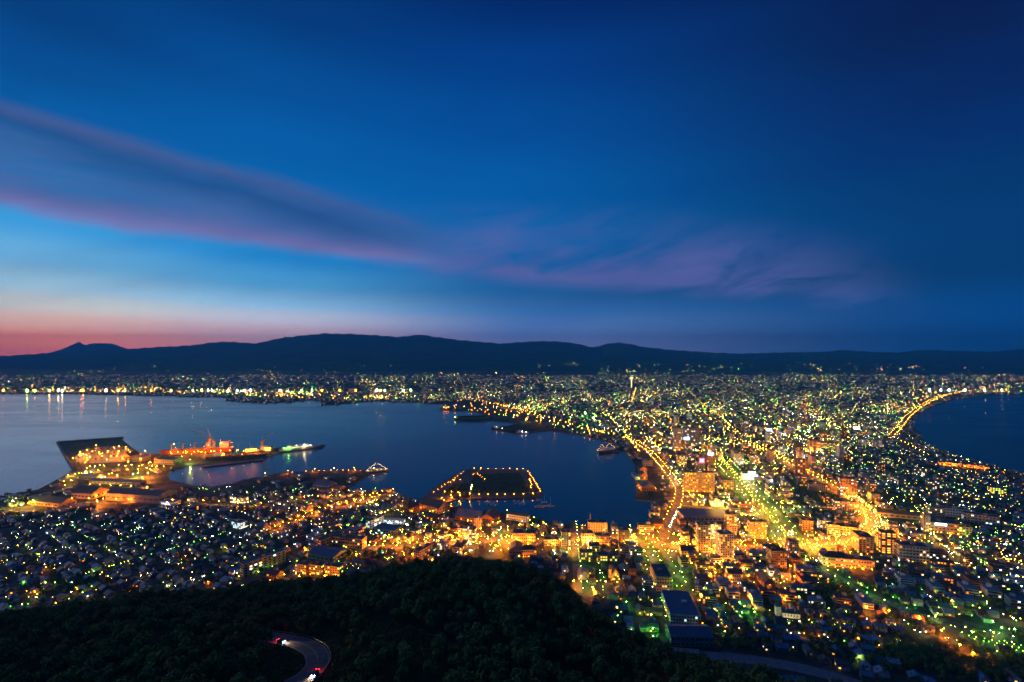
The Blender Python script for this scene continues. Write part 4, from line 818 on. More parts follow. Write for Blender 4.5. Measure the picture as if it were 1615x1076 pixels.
for r in range(3):
    for j in range(13): dup(bt, flat(322 + j * 4.4 + r * 4, 773.2 - r * 2.4 - j * .9, 0), 1.0 + random.uniform(-.1, .1))
for r, (a, c) in enumerate((((272, 771), (320, 764)), ((276, 775.5), (318, 768.8)), ((318, 774), (380, 761)), ((326, 770), (386, 758.4)))): slab('pontoon', ('far left', 'near left', 'near right', 'far right')[r] + ' floating pontoon of the lamp lit marina basin', 'pontoon', [(a[0], a[1] + .5), (a[0], a[1] - .1), (c[0], c[1] - .1), (c[0], c[1] + .5)], .9, M_quay, -.5)
# cars: two on the hairpin, a queue on the waterfront road
M_car = mat('car_paint', (.12, .13, .15), .3, .1, 1, .3); M_tyre = mat('tyre', (.02, .02, .02), .9, .1, 1); M_head = emat('headlight', (.8, .9, 1), 220, False); M_tail = emat('taillight', (1, .02, .01), 60, False)
def car(label, loc, rz, lights=True, m=M_car):
    t = thing('parked_car', label, 'car', loc, rz); b = MB()
    prof = [(-2.1, .35), (-2.15, .85), (-1.9, 1.0), (-1.35, 1.42), (.3, 1.45), (1.05, .98), (2.0, .82), (2.15, .55), (2.1, .35)]; n = len(prof)
    vs = [(x, y * (.86 if z > 1.2 else 1), z) for y in (-.85, .85) for x, z in prof]; b.poly(vs, [tuple(range(n)), tuple(range(2 * n - 1, n - 1, -1))] + [(i, n + i, n + (i + 1) % n, (i + 1) % n) for i in range(n)], m); b.build('body', t)
    MB().box(-.5, 0, 1.05, 1.55, 1.62, .3, M_glass).build('side_window', t)
    for x in (-1.35, 1.35):
        for y in (-.86, .86): MB().tube((x, y - .11, .33), (x, y + .11, .33), .33, .33, M_tyre, 12).build('wheel', t)
    for y in (-.6, .6):
        h = MB().box(2.16, y, .6, .1, .34, .2, M_head).build('headlight', t); MB().box(-2.16, y, .7, .08, .36, .2, M_tail).build('taillight', t)
        l = bpy.data.lights.new('headlight_beam', 'SPOT'); l.energy = 5200; l.color = (1, .66, .36); l.spot_size = math.radians(56); l.spot_blend = .7; l.shadow_soft_size = .15
        o = bpy.data.objects.new('headlight_beam', l); COL.objects.link(o); o.parent = t; o.location = (2.35, y, .65); o.rotation_euler = (0, math.radians(-87), 0)
        g = bpy.data.lights.new('taillight_glow', 'POINT'); g.energy = 260; g.color = (1, .03, .02); g.shadow_soft_size = .15; o = bpy.data.objects.new('taillight_glow', g); COL.objects.link(o); o.parent = t; o.location = (-2.4, y, .75)
    return t
def hp_idx(px, py):
    p = P(px, py); return int(np.argmin(np.hypot(HPXY[:, 0] - p.x, HPXY[:, 1] - p.y)))
for px, py, o, sgn, lab in ((449, 1012, -2.6, 1, 'dark car with headlights on entering the hairpin bend'), (487, 1064, 2.6, -1, 'dark car showing red tail lights leaving the hairpin bend')):
    i = hp_idx(px, py); q = road_surf(i, o); v = hfine[min(i + 2, len(hfine) - 1)] - hfine[i - 2]; car(lab, (q.x, q.y, q.z), math.atan2(v.y, v.x))
M_h2 = emat('queue_headlight', (1, .93, .8), 90, False); cb = None
fr = STREETS['front'][0]
def small_car():
    t = thing('small_car', 'car with bright headlights in the line on the waterfront road', 'car', (0, 0, 0), 0, 'cars in line on the waterfront road')
    b = MB(); prof = [(-2.1, .3), (-2.1, .95), (-1.3, 1.42), (.4, 1.42), (1.1, .95), (2.1, .8), (2.1, .3)]; n = len(prof)
    b.poly([(x, y, z) for y in (-.85, .85) for x, z in prof], [tuple(range(n)), tuple(range(2 * n - 1, n - 1, -1))] + [(i, n + i, n + (i + 1) % n, (i + 1) % n) for i in range(n)], M_car); b.build('body', t)
    for y in (-.6, .6): MB().box(2.13, y, .6, .06, .5, .35, M_h2).build('headlight', t)
    return t
sc0 = small_car(); k = 0
for i in range(6, len(fr) - 4):
    px, py = proj(fr[i].x, fr[i].y, 2)
    if not (708 < py < 745 or 800 < py < 832) : continue
    v = fr[i + 1] - fr[i - 1] if py > 790 else fr[i - 1] - fr[i + 1]; v = v if fr[i+1].y < fr[i-1].y else -v
    a = math.atan2(v.y, v.x); q = fr[i] + Vector((-math.sin(a), math.cos(a), 0)) * 3.5
    if k == 0: sc0.location = (q.x, q.y, 2.04); sc0.rotation_euler = (0, 0, a)
    else: dup(sc0, (q.x, q.y, 2.04), a)
    k += 1
# ------------------------------------------------------------------ words that place a thing beside something one can find
LMK = [('the white church with onion domes', 1246, 965), ('the golden church steeple', 1222, 912), ('the white school with the slate roof', 1080, 965), ('the slate blue gymnasium', 1090, 1005), ('the tree lined green slope', 1050, 900), ('the west slope street', 908, 880), ('the amber hotel', 1104, 760), ('the floodlit tower', 1111, 850), ('the block with white balconies', 1147, 865), ('the arcade hall', 1330, 885), ('the curved amber street', 1378, 830), ('the block with lit galleries', 1402, 858), ('the wide amber store', 1492, 832), ('the green boulevard', 1210, 815), ('the seaside hotels', 1520, 735), ('the bend of the tram street', 1338, 770), ('the orange floodlit tower', 1285, 703), ('the blue roof sign', 1083, 692), ('the floodlit yard', 605, 832), ('the long school wing', 545, 855), ('the slate roofed apartment slab', 395, 890), ('the pinkish apartment houses', 500, 900), ('the island bridge street', 700, 792), ('the parking square', 788, 862), ('the dark tower with a bright stair column', 744, 845), ('the spire monument', 931, 822), ('the domed hall', 921, 905), ('the gabled church', 971, 904), ('the huge dark dock warehouse', 208, 778), ('the orange lit long warehouse', 70, 796), ('the marina basin', 330, 766), ('the grey shore school', 1548, 818), ('the low dark road', 1230, 1045), ('the lime lit rows at the wood', 1560, 1005), ('the white windowed apartment house', 371, 826), ('the red masted plain', 1270, 665), ('the dark hillside wood', 250, 945), ('the beach road', 1420, 680)]
LMA = np.array([(a[1], a[2]) for a in LMK], float)
def near_words(px, py):
    d = np.hypot(LMA[:, 0] - px, (LMA[:, 1] - py) * 1.6); i = int(np.argmin(d)); ddx, ddy = px - LMA[i, 0], py - LMA[i, 1]
    far = '' if d[i] < 45 else ('well ' if d[i] < 110 else 'far ')
    if abs(ddx) > abs(ddy) * 1.6: r = 'left of' if ddx < 0 else 'right of'
    else: r = ('beyond' if ddy < 0 else 'below') 
    return (far + r + ' ' + LMK[i][0]).strip()
def fit(*labels):
    for l in labels:
        if len(l.split()) <= 16: return l
    return ' '.join(labels[-1].split()[:16])
def visible(px, py, m=6): return (px > -15) & (px < 1630) & (py < sil(px) + m) & (py < 1082)
def grid_angle(x, y):
    px = CX + F * x / np.maximum(y, 1)
    return np.radians(np.interp(px, [0, 640, 760, 1050, 1200, 1400, 1600], [-34, -34, -6, -4, -10, -18, -26]))
def on_land(x, y):
    ok = inside(LP, x, y) & (hill_z(x, y) < 26) & (np.asarray(y) > 300)
    return ok
PARKS = [[flat(*p) for p in q] for q in ([(1255,770),(1330,778),(1322,792),(1262,790)], [(800,826),(772,856),(806,856),(818,830)], [(770,857),(806,857),(812,882),(760,882)], [(590,830),(640,828),(648,842),(598,848)], [(1130,1000),(1190,1010),(1190,1045),(1120,1040)], [(1270,925),(1330,920),(1345,945),(1290,950)], [(1390,1010),(1500,1000),(1640,1060),(1500,1075),(1400,1045)], [(104,719),(94,699),(190,693),(225,729),(119,737)], [(500,862),(575,866),(590,885),(520,890)], [(1500,985),(1640,1000),(1640,1050)], [(1160,740),(1180,740),(1262,855),(1215,855)], [(1380,775),(1450,782),(1480,800),(1400,800)], [(560,750),(608,742),(560,765)])]
def in_parks(x, y):
    r = np.zeros(len(x), bool)
    for q in PARKS: r |= inside([(p.x, p.y) for p in q], x, y)
    return r
NOH = [[(95,688),(525,688),(520,716),(420,742),(272,738),(264,752),(290,768),(252,800),(100,802),(40,779),(60,768)], [(264,748),(400,748),(500,738),(618,736),(622,760),(566,774),(480,768),(430,768),(395,776),(320,784)], [(690,635),(740,631),(830,654),(900,672),(880,692),(760,692),(690,660)], [(996,724),(1036,724),(1048,800),(1000,803)], [(726,796),(850,808),(850,828),(730,826)]]
NOH = [[(flat(*p).x, flat(*p).y) for p in q] for q in NOH]
def no_houses(x, y):
    r = np.zeros(len(x), bool)
    for q in NOH: r |= inside(q, x, y)
    return r
def lattice(ang, a, bl, x0, x1, y0, y1):
    "lots of a x bl metres on a street grid turned by ang; returns points and row/col numbers"
    R = max(abs(x0), abs(x1), y1) * 1.5; c, s = math.cos(ang), math.sin(ang)
    pi = np.arange(-int(R / a), int(R / a)); pj = np.arange(-int(R / bl), int(R / bl)); I, J = np.meshgrid(pi, pj); I = I.ravel(); J = J.ravel()
    u = I * a + np.floor(I / 5) * 7.0; v = J * bl + np.floor(J / 2) * 7.0
    x = u * c - v * s; y = u * s + v * c
    k = (x > x0) & (x < x1) & (y > y0) & (y < y1); return x[k], y[k], I[k], J[k]
# ------------------------------------------------------------------ middling blocks of the town
BZ = [([(1010,640),(1330,640),(1340,735),(1040,738)], 150, (12, 46)), ([(1120,742),(1240,742),(1260,850),(1130,830)], 22, (9, 22)), ([(1060,800),(1300,870),(1310,905),(1120,905),(960,870),(850,862),(860,848)], 44, (7, 15)), ([(1240,720),(1480,740),(1500,850),(1300,850)], 40, (9, 26)), ([(380,800),(760,820),(740,872),(400,870)], 34, (7, 14)), ([(1390,850),(1615,890),(1615,960),(1380,910)], 26, (7, 15)), ([(20,780),(400,790),(380,812),(10,815)], 20, (6, 10)), ([(1330,650),(1430,650),(1400,720),(1340,735)], 30, (10, 30)), ([(110,742),(260,740),(240,780),(70,785)], 12, (4, 7)), ([(400,752),(600,748),(540,768),(420,766)], 8, (4, 7)), ([(640,600),(1000,600),(1000,645),(760,640)], 40, (12, 34)), ([(1040,596),(1420,596),(1420,645),(1040,645)], 60, (14, 50)), ([(1380,612),(1560,604),(1600,614),(1480,628)], 40, (14, 36)), ([(1000,925),(1300,890),(1390,960),(1120,950)], 24, (7, 11))]
BL = []
for poly, n, (h0, h1) in BZ:
    xs = [p[0] for p in poly]; ys = [p[1] for p in poly]; k = 0; tries = 0
    while k < n and tries < n * 30:
        tries += 1; px, py = random.uniform(min(xs), max(xs)), random.uniform(min(ys), max(ys))
        if not inside(poly, [px], [py])[0] or not visible(px, py, -4): continue
        p = flat(px, py); w = random.uniform(13, 30); d = random.uniform(11, 18); h = h0 + (h1 - h0) * random.random() ** 2
        if p.y > 3500: w *= 1.5; d *= 1.4
        if not on_land([p.x], [p.y])[0] or not clear_of(p.x, p.y, w * .6)[0] or near_road(p.x, p.y, w * .5 + 1)[0] or in_parks(np.array([p.x]), np.array([p.y]))[0]: continue
        BL.append((p.y / 1.0, p, w, d, h, px, py)); occ(p.x, p.y, w * .55); k += 1
BL.sort(key=lambda t: -(t[2] * t[4]) / t[0] ** 2)
BPROTO = {}
BC = [('concrete', 'dark grey'), ('white', 'pale grey'), ('tan', 'dark grey'), ('cream', 'brown'), ('brick', 'dark grey'), ('grey', 'slate blue')]
BCW = ['grey concrete', 'white', 'tan', 'cream', 'brick red', 'dark grey']
def bproto(ci, floors, detail, li):
    key = (ci, floors, detail, li)
    if key in BPROTO: return BPROTO[key]
    wall, roof = BC[ci]; w, d, h = 20, 14, floors * 3.0; hues = [('yellow', 'amber'), ('warm', 'white'), ('lime', 'warm')][li]; bays = 6
    wm = WALLS[wall]; parts = []
    b = MB(); b.box(0, 0, 0, w, d, h, wm)
    for j in range(floors): 
        b.box(0, -d / 2, 3 * j + 1.0, w * .93, .08, 1.3, M_glass); b.box(-w / 2, 0, 3 * j + 1.0, .08, d * .9, 1.3, M_glass); b.box(w / 2, 0, 3 * j + 1.0, .08, d * .9, 1.3, M_glass)
    r = MB(); r.box(0, 0, h + .01, w + .3, d + .3, .4, ROOFS[roof]); r.box(w * .2, d * .1, h + .42, 5, 4, 2.6, wm)
    wins = []; rr = random.Random(ci * 31 + floors * 7 + li)
    for j in range(floors):
        for i in range(bays):
            if rr.random() < .2: wins.append((rr.choice(hues), (-w / 2 + w / bays * (i + .5), -d / 2 - .1, 3 * j + 1.65), 0))
        for i in range(3):
            if rr.random() < .14: wins.append((rr.choice(hues), (-w / 2 - .1, -d / 2 + d / 3 * (i + .5), 3 * j + 1.65), 1))
            if rr.random() < .14: wins.append((rr.choice(hues), (w / 2 + .1, -d / 2 + d / 3 * (i + .5), 3 * j + 1.65), 1))
    t = bpy.data.objects.new('building', None)
    if detail:
        o = bpy.data.objects.new('wall', b.mesh('wall')); o.parent = t; q = bpy.data.objects.new('roof', r.mesh('roof')); q.parent = t; ch = [o, q]
        for k, loc, s in wins[:16]:
            o = bpy.data.objects.new('window', win_mesh(k)); o.parent = t; o.location = loc; o.scale = (2.0, 1, 1.3); o.rotation_euler = (0, 0, math.pi / 2 * s); ch.append(o)
        BPROTO[key] = (t, ch); return t, ch
    for k, loc, s in wins:
        if s: b.box(loc[0], loc[1], loc[2] - .65, .1, 2.2, 1.4, WIN[k])
        else: b.box(loc[0], loc[1], loc[2] - .65, 2.2, .1, 1.4, WIN[k])
    b.v += r.v; o = len(b.v) - len(r.v)
    for f, mi in zip(r.f, r.mi): b.f.append([i + o for i in f]); b.mi.append(b.mid(r.m[mi]))
    BPROTO[key] = (b.mesh('building'), None); return BPROTO[key]
NB = 225; far_b = []
for i, (_, p, w, d, h, px, py) in enumerate(BL):
    ci = random.randrange(6); li = random.choices((0, 1, 2), (4, 4, 2))[0]; fl = max(2, int(h / 3.1)); fl = min(fl, 14); ang = float(grid_angle(p.x, p.y)) + random.choice((0, 0, math.pi / 2)); sc = (w / 20, d / 14, h / (fl * 3.0))
    if i >= NB: far_b.append((p, ang, w, d, h)); continue
    size = ('low ' if fl <= 3 else 'mid height ' if fl <= 7 else 'tall ') + ('wide ' if w > 24 else 'narrow ' if w < 16 else '')
    nw = near_words(px, py); lab = fit(f'{size}{BCW[ci]} block with {["amber", "white", "lime"][li]} windows {nw}', f'{size}{BCW[ci]} block {nw}', f'{BCW[ci]} block {nw}')
    det = i < 80; t, ch = bproto(ci, fl, det, li)
    if det: o = t.copy(); COL.objects.link(o); 
    else: o = bpy.data.objects.new('building', t); COL.objects.link(o)
    o.location = (p.x, p.y, float(gz(p.x, p.y)) - .2); o.rotation_euler = (0, 0, ang); o.scale = sc; tag(o, lab, 'building', 'blocks of the town centre')
    if det:
        for c0 in ch: c1 = c0.copy(); COL.objects.link(c1); c1.parent = o
# ------------------------------------------------------------------ houses
HR = list(ROOFS); HWN = ['cream', 'white', 'grey', 'tan']
lots = []
def add_lots(ang, pxr, yr, a, bl, keep):
    x, y, I, J = lattice(ang, a, bl, -3000 if yr[1] < 3000 else -9000, 3000 if yr[1] < 3000 else 9000, yr[0], yr[1])
    px, py = proj(x, y, 2.0); k = (px >= pxr[0]) & (px < pxr[1]) & visible(px, py, 4) & (px > -40) & (px < 1660); x, y, I, J, px, py = (q[k] for q in (x, y, I, J, px, py))
    jj = 1.7 if a < 16 else a * .12 if a < 25 else a * .3; x = x + RNG.normal(0, jj, len(x)); y = y + RNG.normal(0, jj, len(y))
    k = (RNG.random(len(x)) < keep) & on_land(x, y) & ~in_parks(x, y) & ~no_houses(x, y); x, y, px, py = x[k], y[k], px[k], py[k]
    k = clear_of(x, y, 6) & ~near_road(x, y, 6.5); x, y, px, py = x[k], y[k], px[k], py[k]
    for q in zip(x, y, px, py): lots.append((*q, ang, a))
for ang, pxr in ((-34, (-40, 690)), (-5, (690, 1120)), (-12, (1120, 1300)), (-22, (1300, 1660))):
    add_lots(math.radians(ang), pxr, (430, 1500), 14, 15, .7)
    add_lots(math.radians(ang), pxr, (1500, 2600), 18, 20, .66)
for ang, pxr in ((-20, (-40, 600)), (-38, (600, 1660))):
    add_lots(math.radians(ang), pxr, (2600, 4200), 30, 32, .6)
    add_lots(math.radians(ang), pxr, (4200, 7400), 62, 66, .38)
lots.sort(key=lambda q: q[1])
HP_ = {}
def hproto(form, ri, wi, lit):
    key = (form, ri, wi, lit)
    if key in HP_: return HP_[key]
    w, d, h = ((11, 8, 5.6), (9, 8, 5.4), (12, 9, 3.6))[form]; wm = HWALL[HWN[wi]]; rm = HROOF[HR[ri]]; t = bpy.data.objects.new('house', None); ch = []
    b = MB(); q = MB()
    if form == 0: b.gwall(0, 0, 0, w, d, h, 2.6, wm); q.gable(0, 0, h, w, d, 2.6, rm, .55, .22)
    elif form == 1: b.box(0, 0, 0, w, d, h, wm); q.hip(0, 0, h + .02, w, d, 2.4, rm, .55)
    else: b.gwall(0, 0, 0, w, d, h, 3.2, wm, 'y'); q.gable(0, 0, h, w, d, 3.2, rm, .55, .22, 'y')
    b.box(w * .2, -d / 2 - .9, 0, 2.6, 1.8, 2.5, wm); q.box(w * .3, d * .15, h + 1.0, .7, .7, 2.6, WALLS['brick'])
    for n, m in (('wall', b), ('roof', q)): o = bpy.data.objects.new(n, m.mesh(n)); o.parent = t; ch.append(o)
    o = bpy.data.objects.new('door', MB().box(0, 0, 0, 1, .1, 2.0, M_crown if ri % 2 else M_bark).mesh('door')); o.parent = t; o.location = (w * .2, -d / 2 - 1.86, .1); ch.append(o)
    for i, (x, z, s) in enumerate(((-w * .25, h * .3, 0), (w * .05, h * .74, 0), (-w * .3, h * .74, 0), (0, h * .5, 1))):
        if form == 2 and z > h * .6: continue
        k = lit if lit != 'dark' and i in (0, 3) else 'dark'
        o = bpy.data.objects.new('window', win_mesh(k)); o.parent = t; o.scale = (1.7, 1, 1.3); ch.append(o)
        if s: o.location = (-w / 2 - .06, 0, z); o.rotation_euler = (0, 0, math.pi / 2)
        else: o.location = (x, -d / 2 - .06, z)
    HP_[key] = (t, ch); return t, ch
FORMW = ['gabled house', 'hip roofed house', 'low house with its gable forward']
NH = 285; mass = []; nh = 0
for (x, y, px, py, ang, a) in lots:
    form = random.choice((0, 0, 1, 2)); ri = random.choices(range(6), (5, 2, 4, 2, 2, 2))[0]; wi = random.randrange(4); lit = random.choices(('dark', 'warm', 'yellow', 'white', 'amber'), (6, 2, 2, 1, 1))[0]
    rz = ang + random.choice((0, 0, 0, math.pi / 2, math.pi)) + random.uniform(-.06, .06)
    if nh < NH and 0 < px < 1615 and py < 1080 and py < sil(px) - 2:
        t, ch = hproto(form, ri, wi, lit); o = t.copy(); COL.objects.link(o); o.location = (x, y, float(gz(x, y)) - .2); o.rotation_euler = (0, 0, rz); s = random.uniform(.9, 1.15); o.scale = (s, s, s)
        nw = near_words(px, py); tag(o, fit(f'{HR[ri]} roofed {HWN[wi]} {FORMW[form]}{" with lit windows" if lit != "dark" else ""} {nw}', f'{HR[ri]} roofed {HWN[wi]} {FORMW[form]} {nw}', f'{HR[ri]} roofed {HWN[wi]} house {nw}'), 'house', 'houses of the hillside streets')
        for c0 in ch: c1 = c0.copy(); COL.objects.link(c1); c1.parent = o
        nh += 1
    else: mass.append((x, y, a, rz, form, ri, wi))
def mass_mesh(name, items, blocks):
    rmats = [HROOF[k] for k in HR]; wmats = [HWALL[k] for k in HWN]; wins = [emat('far_window_' + k, HUES[k], 3.2, False) for k in ('warm', 'yellow', 'amber', 'white', 'cool', 'lime')]
    V = []; Fc = []; MI = []
    def addbox(x, y, z, w, d, h, rh, rz, rm, wm, nwin, flat_=False):
        c, s = math.cos(rz), math.sin(rz); o = len(V); hw, hd = w / 2, d / 2
        L = [(-hw, -hd, 0), (hw, -hd, 0), (hw, hd, 0), (-hw, hd, 0), (-hw, -hd, h), (hw, -hd, h), (hw, hd, h), (-hw, hd, h), (-hw, 0, h + rh), (hw, 0, h + rh), (-hw - .5, -hd - .5, h - .2), (hw + .5, -hd - .5, h - .2), (hw + .5, hd + .5, h - .2), (-hw - .5, hd + .5, h - .2), (-hw - .5, 0, h + rh + .15), (hw + .5, 0, h + rh + .15)]
        V.extend((x + p * c - q * s, y + p * s + q * c, z + r) for p, q, r in L)
        Fc.extend(([o, o+1, o+5, o+4], [o+1, o+2, o+6, o+9, o+5], [o+2, o+3, o+7, o+6], [o+3, o, o+4, o+8, o+7], [o+10, o+11, o+15, o+14], [o+12, o+13, o+14, o+15])); MI.extend((wm, wm, wm, wm, rm, rm))
        for _ in range(nwin):
            f = random.random(); zz = z + random.uniform(.25, .85) * h; k = 10 + random.choices(range(6), (4, 4, 2, 3, 1.5, 1.5))[0]; ww = random.uniform(.6, 1.1) * max(1, y / 2200); hh = .6 * max(1, y / 2200)
            # on the wall that faces the viewpoint hill (towards -y), whichever it is
            best = min(((0, -1), (1, 0), (0, 1), (-1, 0)), key=lambda n: n[0] * s + n[1] * c)
            t = random.uniform(-.7, .7); o = len(V)
            for e, g in ((-1, -1), (1, -1), (1, 1), (-1, 1)):
                if best[0] == 0: p, q = t * hw + e * ww * -best[1] * .7, best[1] * (hd + .1)
                else: p, q = best[0] * (hw + .1), t * hd + e * ww * best[0] * .7
                V.append((x + p * c - q * s, y + p * s + q * c, zz + g * hh))
            Fc.append([o, o+1, o+2, o+3]); MI.append(k)
    for (x, y, a, rz, form, ri, wi) in items:
        f = a / 15; w, d = random.uniform(9, 12) * f * .95, random.uniform(7, 9) * f * .95
        addbox(x, y, float(gz(x, y)) - .2, w, d, random.uniform(3.6, 6.2) * (1 + (f - 1) * .35), random.uniform(.4, 2.8) * (1 + (f - 1) * .3), rz, ri, 6 + wi, random.choices((0, 1, 2), (5, 4, 1))[0] if y < 2600 else random.choices((0, 1, 2), (4, 5, 2))[0])
    for (p, ang, w, d, h) in blocks: addbox(p.x, p.y, 1.8, w, d, h, .4, ang, 2, 6 + random.randrange(4), random.randint(2, 6))
    me = bpy.data.meshes.new(name); me.from_pydata(V, [], Fc)
    for m in rmats + wmats + wins: me.materials.append(m)
    me.polygons.foreach_set('material_index', MI); me.update(); o = bpy.data.objects.new(name, me); COL.objects.link(o); return kind(o, 'stuff')
mass_mesh('distant_houses', mass, far_b)
print('lots', len(lots), 'blocks', len(BL))
# ------------------------------------------------------------------ street lamps
A, Y, G, L_, Wm = 'amber', 'yellow', 'green', 'lime', 'warm'
def srow(key, sp, hue, lev, where, off=0, **k): lamp_row(STREETS[key][0], sp, hue, lev, where, off, world=True, **k)
for o in (-8, 8): srow('tram', 24, (A, A, A, Y), 3, 'on the amber tram street', o, r=.55)
for o in (-10, 10): srow('green_hill_lane', 17, (G, L_, G), 2, 'along the tree lined green slope', o - 1, h=5, r=.4)
srow('green_hill_lane2', 17, (G, L_, G), 2, 'along the tree lined green slope', 4, h=5, r=.4)
srow('west_hill', 17, (L_, G, Wm), 2, 'along the west slope street', 6, h=6, r=.4)
for k in ('green_blvd_w', 'green_blvd_e'):
    for o in (-9, 9): srow(k, 28, (G, L_, G), 3, 'along the green boulevard', o, r=.4, jit=.3)
srow('green_blvd_w', 30, A, 3, 'along the left edge of the green boulevard', 16, r=.55)
for o in (-9, 9): srow('front', 26, A, 3, 'along the waterfront road', o, r=.42, jit=.25)
srow('bay_road', 60, A, 2, 'along the bay road', 0, r=.9)
srow('canal_road', 17, (A, Y), 3, 'along the canal road', 7, r=.5)
for o in (-9, 9): srow('diag', 22, (G, L_), 2, 'along the lime lit sloping street', o, h=6, r=.45)
srow('east', 38, A, 3, 'along the eastern street', 5, r=.5); srow('yellow', 30, (Y, L_), 3, 'along the yellow lit side street', 5, r=.5)
for o in (-7, 7): srow('west_st', 19, A, 3, 'along the orange street of the west quarter', o, r=.5)
srow('west_row', 26, (A, Y), 3, 'along the amber row of the west quarter', 5, r=.5)
for o in (-8, 8): srow('bridge_st', 26, A, 3, 'along the island bridge street', o, r=.5)
srow('harbour_st', 34, (A, A, Y), 3, 'along the harbour street', 5, r=.6)
for o in (-10, 10): srow('beach', 62, (A, A, Y), 2, 'along the beach road', o, r=.75)
srow('beach2', 40, (A, Wm), 2, 'along the shore street', 0, r=.7); srow('far_av', 80, (A, Y), 3, 'on the far avenue', 0, r=1.0)
srow('goryo', 60, (A, Y, L_), 2, 'on the downtown avenue', 0, r=.8, jit=.4)
# the island
IW = 'along the edge of the harbour island'
def isl(pts, sp, hue=A, lev=2, h=6, **k): lamp_row([flat(*p, z=2.2) for p in pts], sp, hue, lev, IW, 0, h, world=True, **k)
isl([(736,741.5),(830,742.5)], 21); isl([(831,744),(842,760),(853,779)], 18); isl([(834,756),(838,766),(837,775)], 16); isl([(742,784),(800,783.5),(846,782)], 20)
isl([(724,784),(722,780),(700,779)], 18); isl([(705,768),(716,760),(728,760)], 22); isl([(678,782),(700,767),(734,744)], 22, h=3, r=.35); isl([(740,752),(752,748),(768,760)], 20, h=3, r=.35); isl([(744,765),(743,775)], 12, Wm, 2, h=4)
# the square, the yards, the pier
lamp_row([flat(775,860), flat(800,860), flat(806,872), flat(770,878), flat(790,866)], 13, (A, A, Wm), 3, 'on the parking square', 0, world=True)
lamp_row([flat(812,836), flat(792,838), flat(778,852), flat(806,853)], 14, (Y, L_, A), 3, 'round the little park beside the parking square', 0, world=True)
lamp_row([flat(380,758), flat(430,749), flat(500,744), flat(596,742.5)], 60, (Wm, A), 3, 'along the long pier', 0, h=9, world=True, r=.6)
lamp_row([flat(450,747), flat(520,743.8), flat(570,743.4)], 17, A, 2, 'along the long pier', 4, h=3, world=True, r=.4)
for px, py in ((126,713),(137,710),(131,716),(137,722),(158,716),(170,712),(180,706),(188,704),(198,705),(187,712),(184,719),(203,709),(142,721),(156,713)): lamp_px(px, py, A, 3, 12, .8, 'in the amber lit dock yard')
for px, py, hu, l in ((229,711,A,4),(134,746,L_,4),(143,744,Y,4),(217,746,G,4),(233,746,A,4),(160,753,Y,4),(166,752,Y,4),(185,750,A,4),(210,748,Y,4),(225,754,A,4),(137,738,L_,3),(232,768,A,4),(20,790,L_,4),(34,797,Y,4),(52,789,L_,3),(68,787,A,4),(101,785,CYA and 'cool',3),(154,777,A,4),(153,790,A,4),(300,725,L_,4),(274,700,A,4)): lamp_px(px, py, hu, l, 12, .8, 'in the left harbour yards')
for px, py in ((651,874),(682,883),(432,906),(472,908),(512,908),(543,869),(562,874),(482,867)): lamp_px(px, py, A, 3, 8, .7, 'at the wood edge below the west quarter')
for px, py in ((1105,938),(1121,905),(1180,908),(1152,909),(1237,944),(1182,940),(1234,909),(1253,909),(1294,909),(1319,943),(1367,958),(1402,963),(1450,973),(1485,994),(1514,1017),(1535,1030),(1108,910),(1140,884),(1128,903),(1020,910),(968,913),(905,916),(936,930)): lamp_px(px, py, A, 3, 8, .65, 'with an amber glow among the lower streets')
for px, py in ((988,949),(1027,969),(1030,991),(1029,948),(973,958),(1000,1000),(1127,961),(1170,966),(1190,965),(1166,950),(1072,937),(1243,939),(1260,941),(1030,1003),(974,971),(926,917),(935,926),(942,936)): lamp_px(px, py, (G, L_)[px % 2], 3, 7, .5, 'with a green glow by the lower slope')
for px, py in ((1066,753),(1184,755),(1141,791),(1129,789),(1249,838),(995,836),(1130,840)): lamp_px(px, py, ('warm', Y)[px % 2], 4, 16, .9, 'on a tall mast in the amber centre')
for px, py in ((1566,980),(1598,975),(1600,992),(1580,990)): lamp_px(px, py, (G, Wm)[py % 2], 3, 8, .6, 'beside the lime lit rows at the wood')
for k in range(9):
    a = flat(1520 + k * 12, 1000 + k * 2.2); c = flat(1546 + k * 12, 1016 + k * 3.0); lamp_row([a, c], 7, (L_, G), 1, 'in the lime lit rows at the wood', 0, 2.2, .3, world=True)
lamp_row([flat(1550,1022), flat(1580,1034), flat(1612,1052)], 12, (Y, L_), 2, 'beside the lime lit rows at the wood', 0, 3, .3, world=True)
lamp_row([flat(1500,1002), flat(1560,1000), flat(1615,1010)], 14, (L_, Wm), 2, 'beside the lime lit rows at the wood', 0, 3, .3, world=True)
for px, py, hu in ((1290,583,Y),(740 + 586,619,A),(1421,620,Y),(923,652,G),(936,659,G),(764,581,G),(782,588,A),(1360,576,L_),(1165,584,G),(1012,632,A)): lamp_px(px, py, hu, 4, 25, 2.6, 'far across the plain')
lamp_row([flat(256,718), flat(320,717), flat(415,713)], 26, (A, A, Y), 3, 'along the shipyard quay', 0, 10, .8, world=True)
lamp_row([flat(120,742), flat(200,738), flat(262,741)], 34, (A, Y, L_), 3, 'in the left harbour yards', 0, 10, .7, world=True)
for o in (-12, 12): lamp_row([flat(1270,864), flat(1330,858), flat(1358,848), flat(1379,832), flat(1375,815), flat(1352,796), flat(1330,776)], 15, (A, A, Y), 3, 'on the curve of the amber tram street', o, 8, .6, world=True)
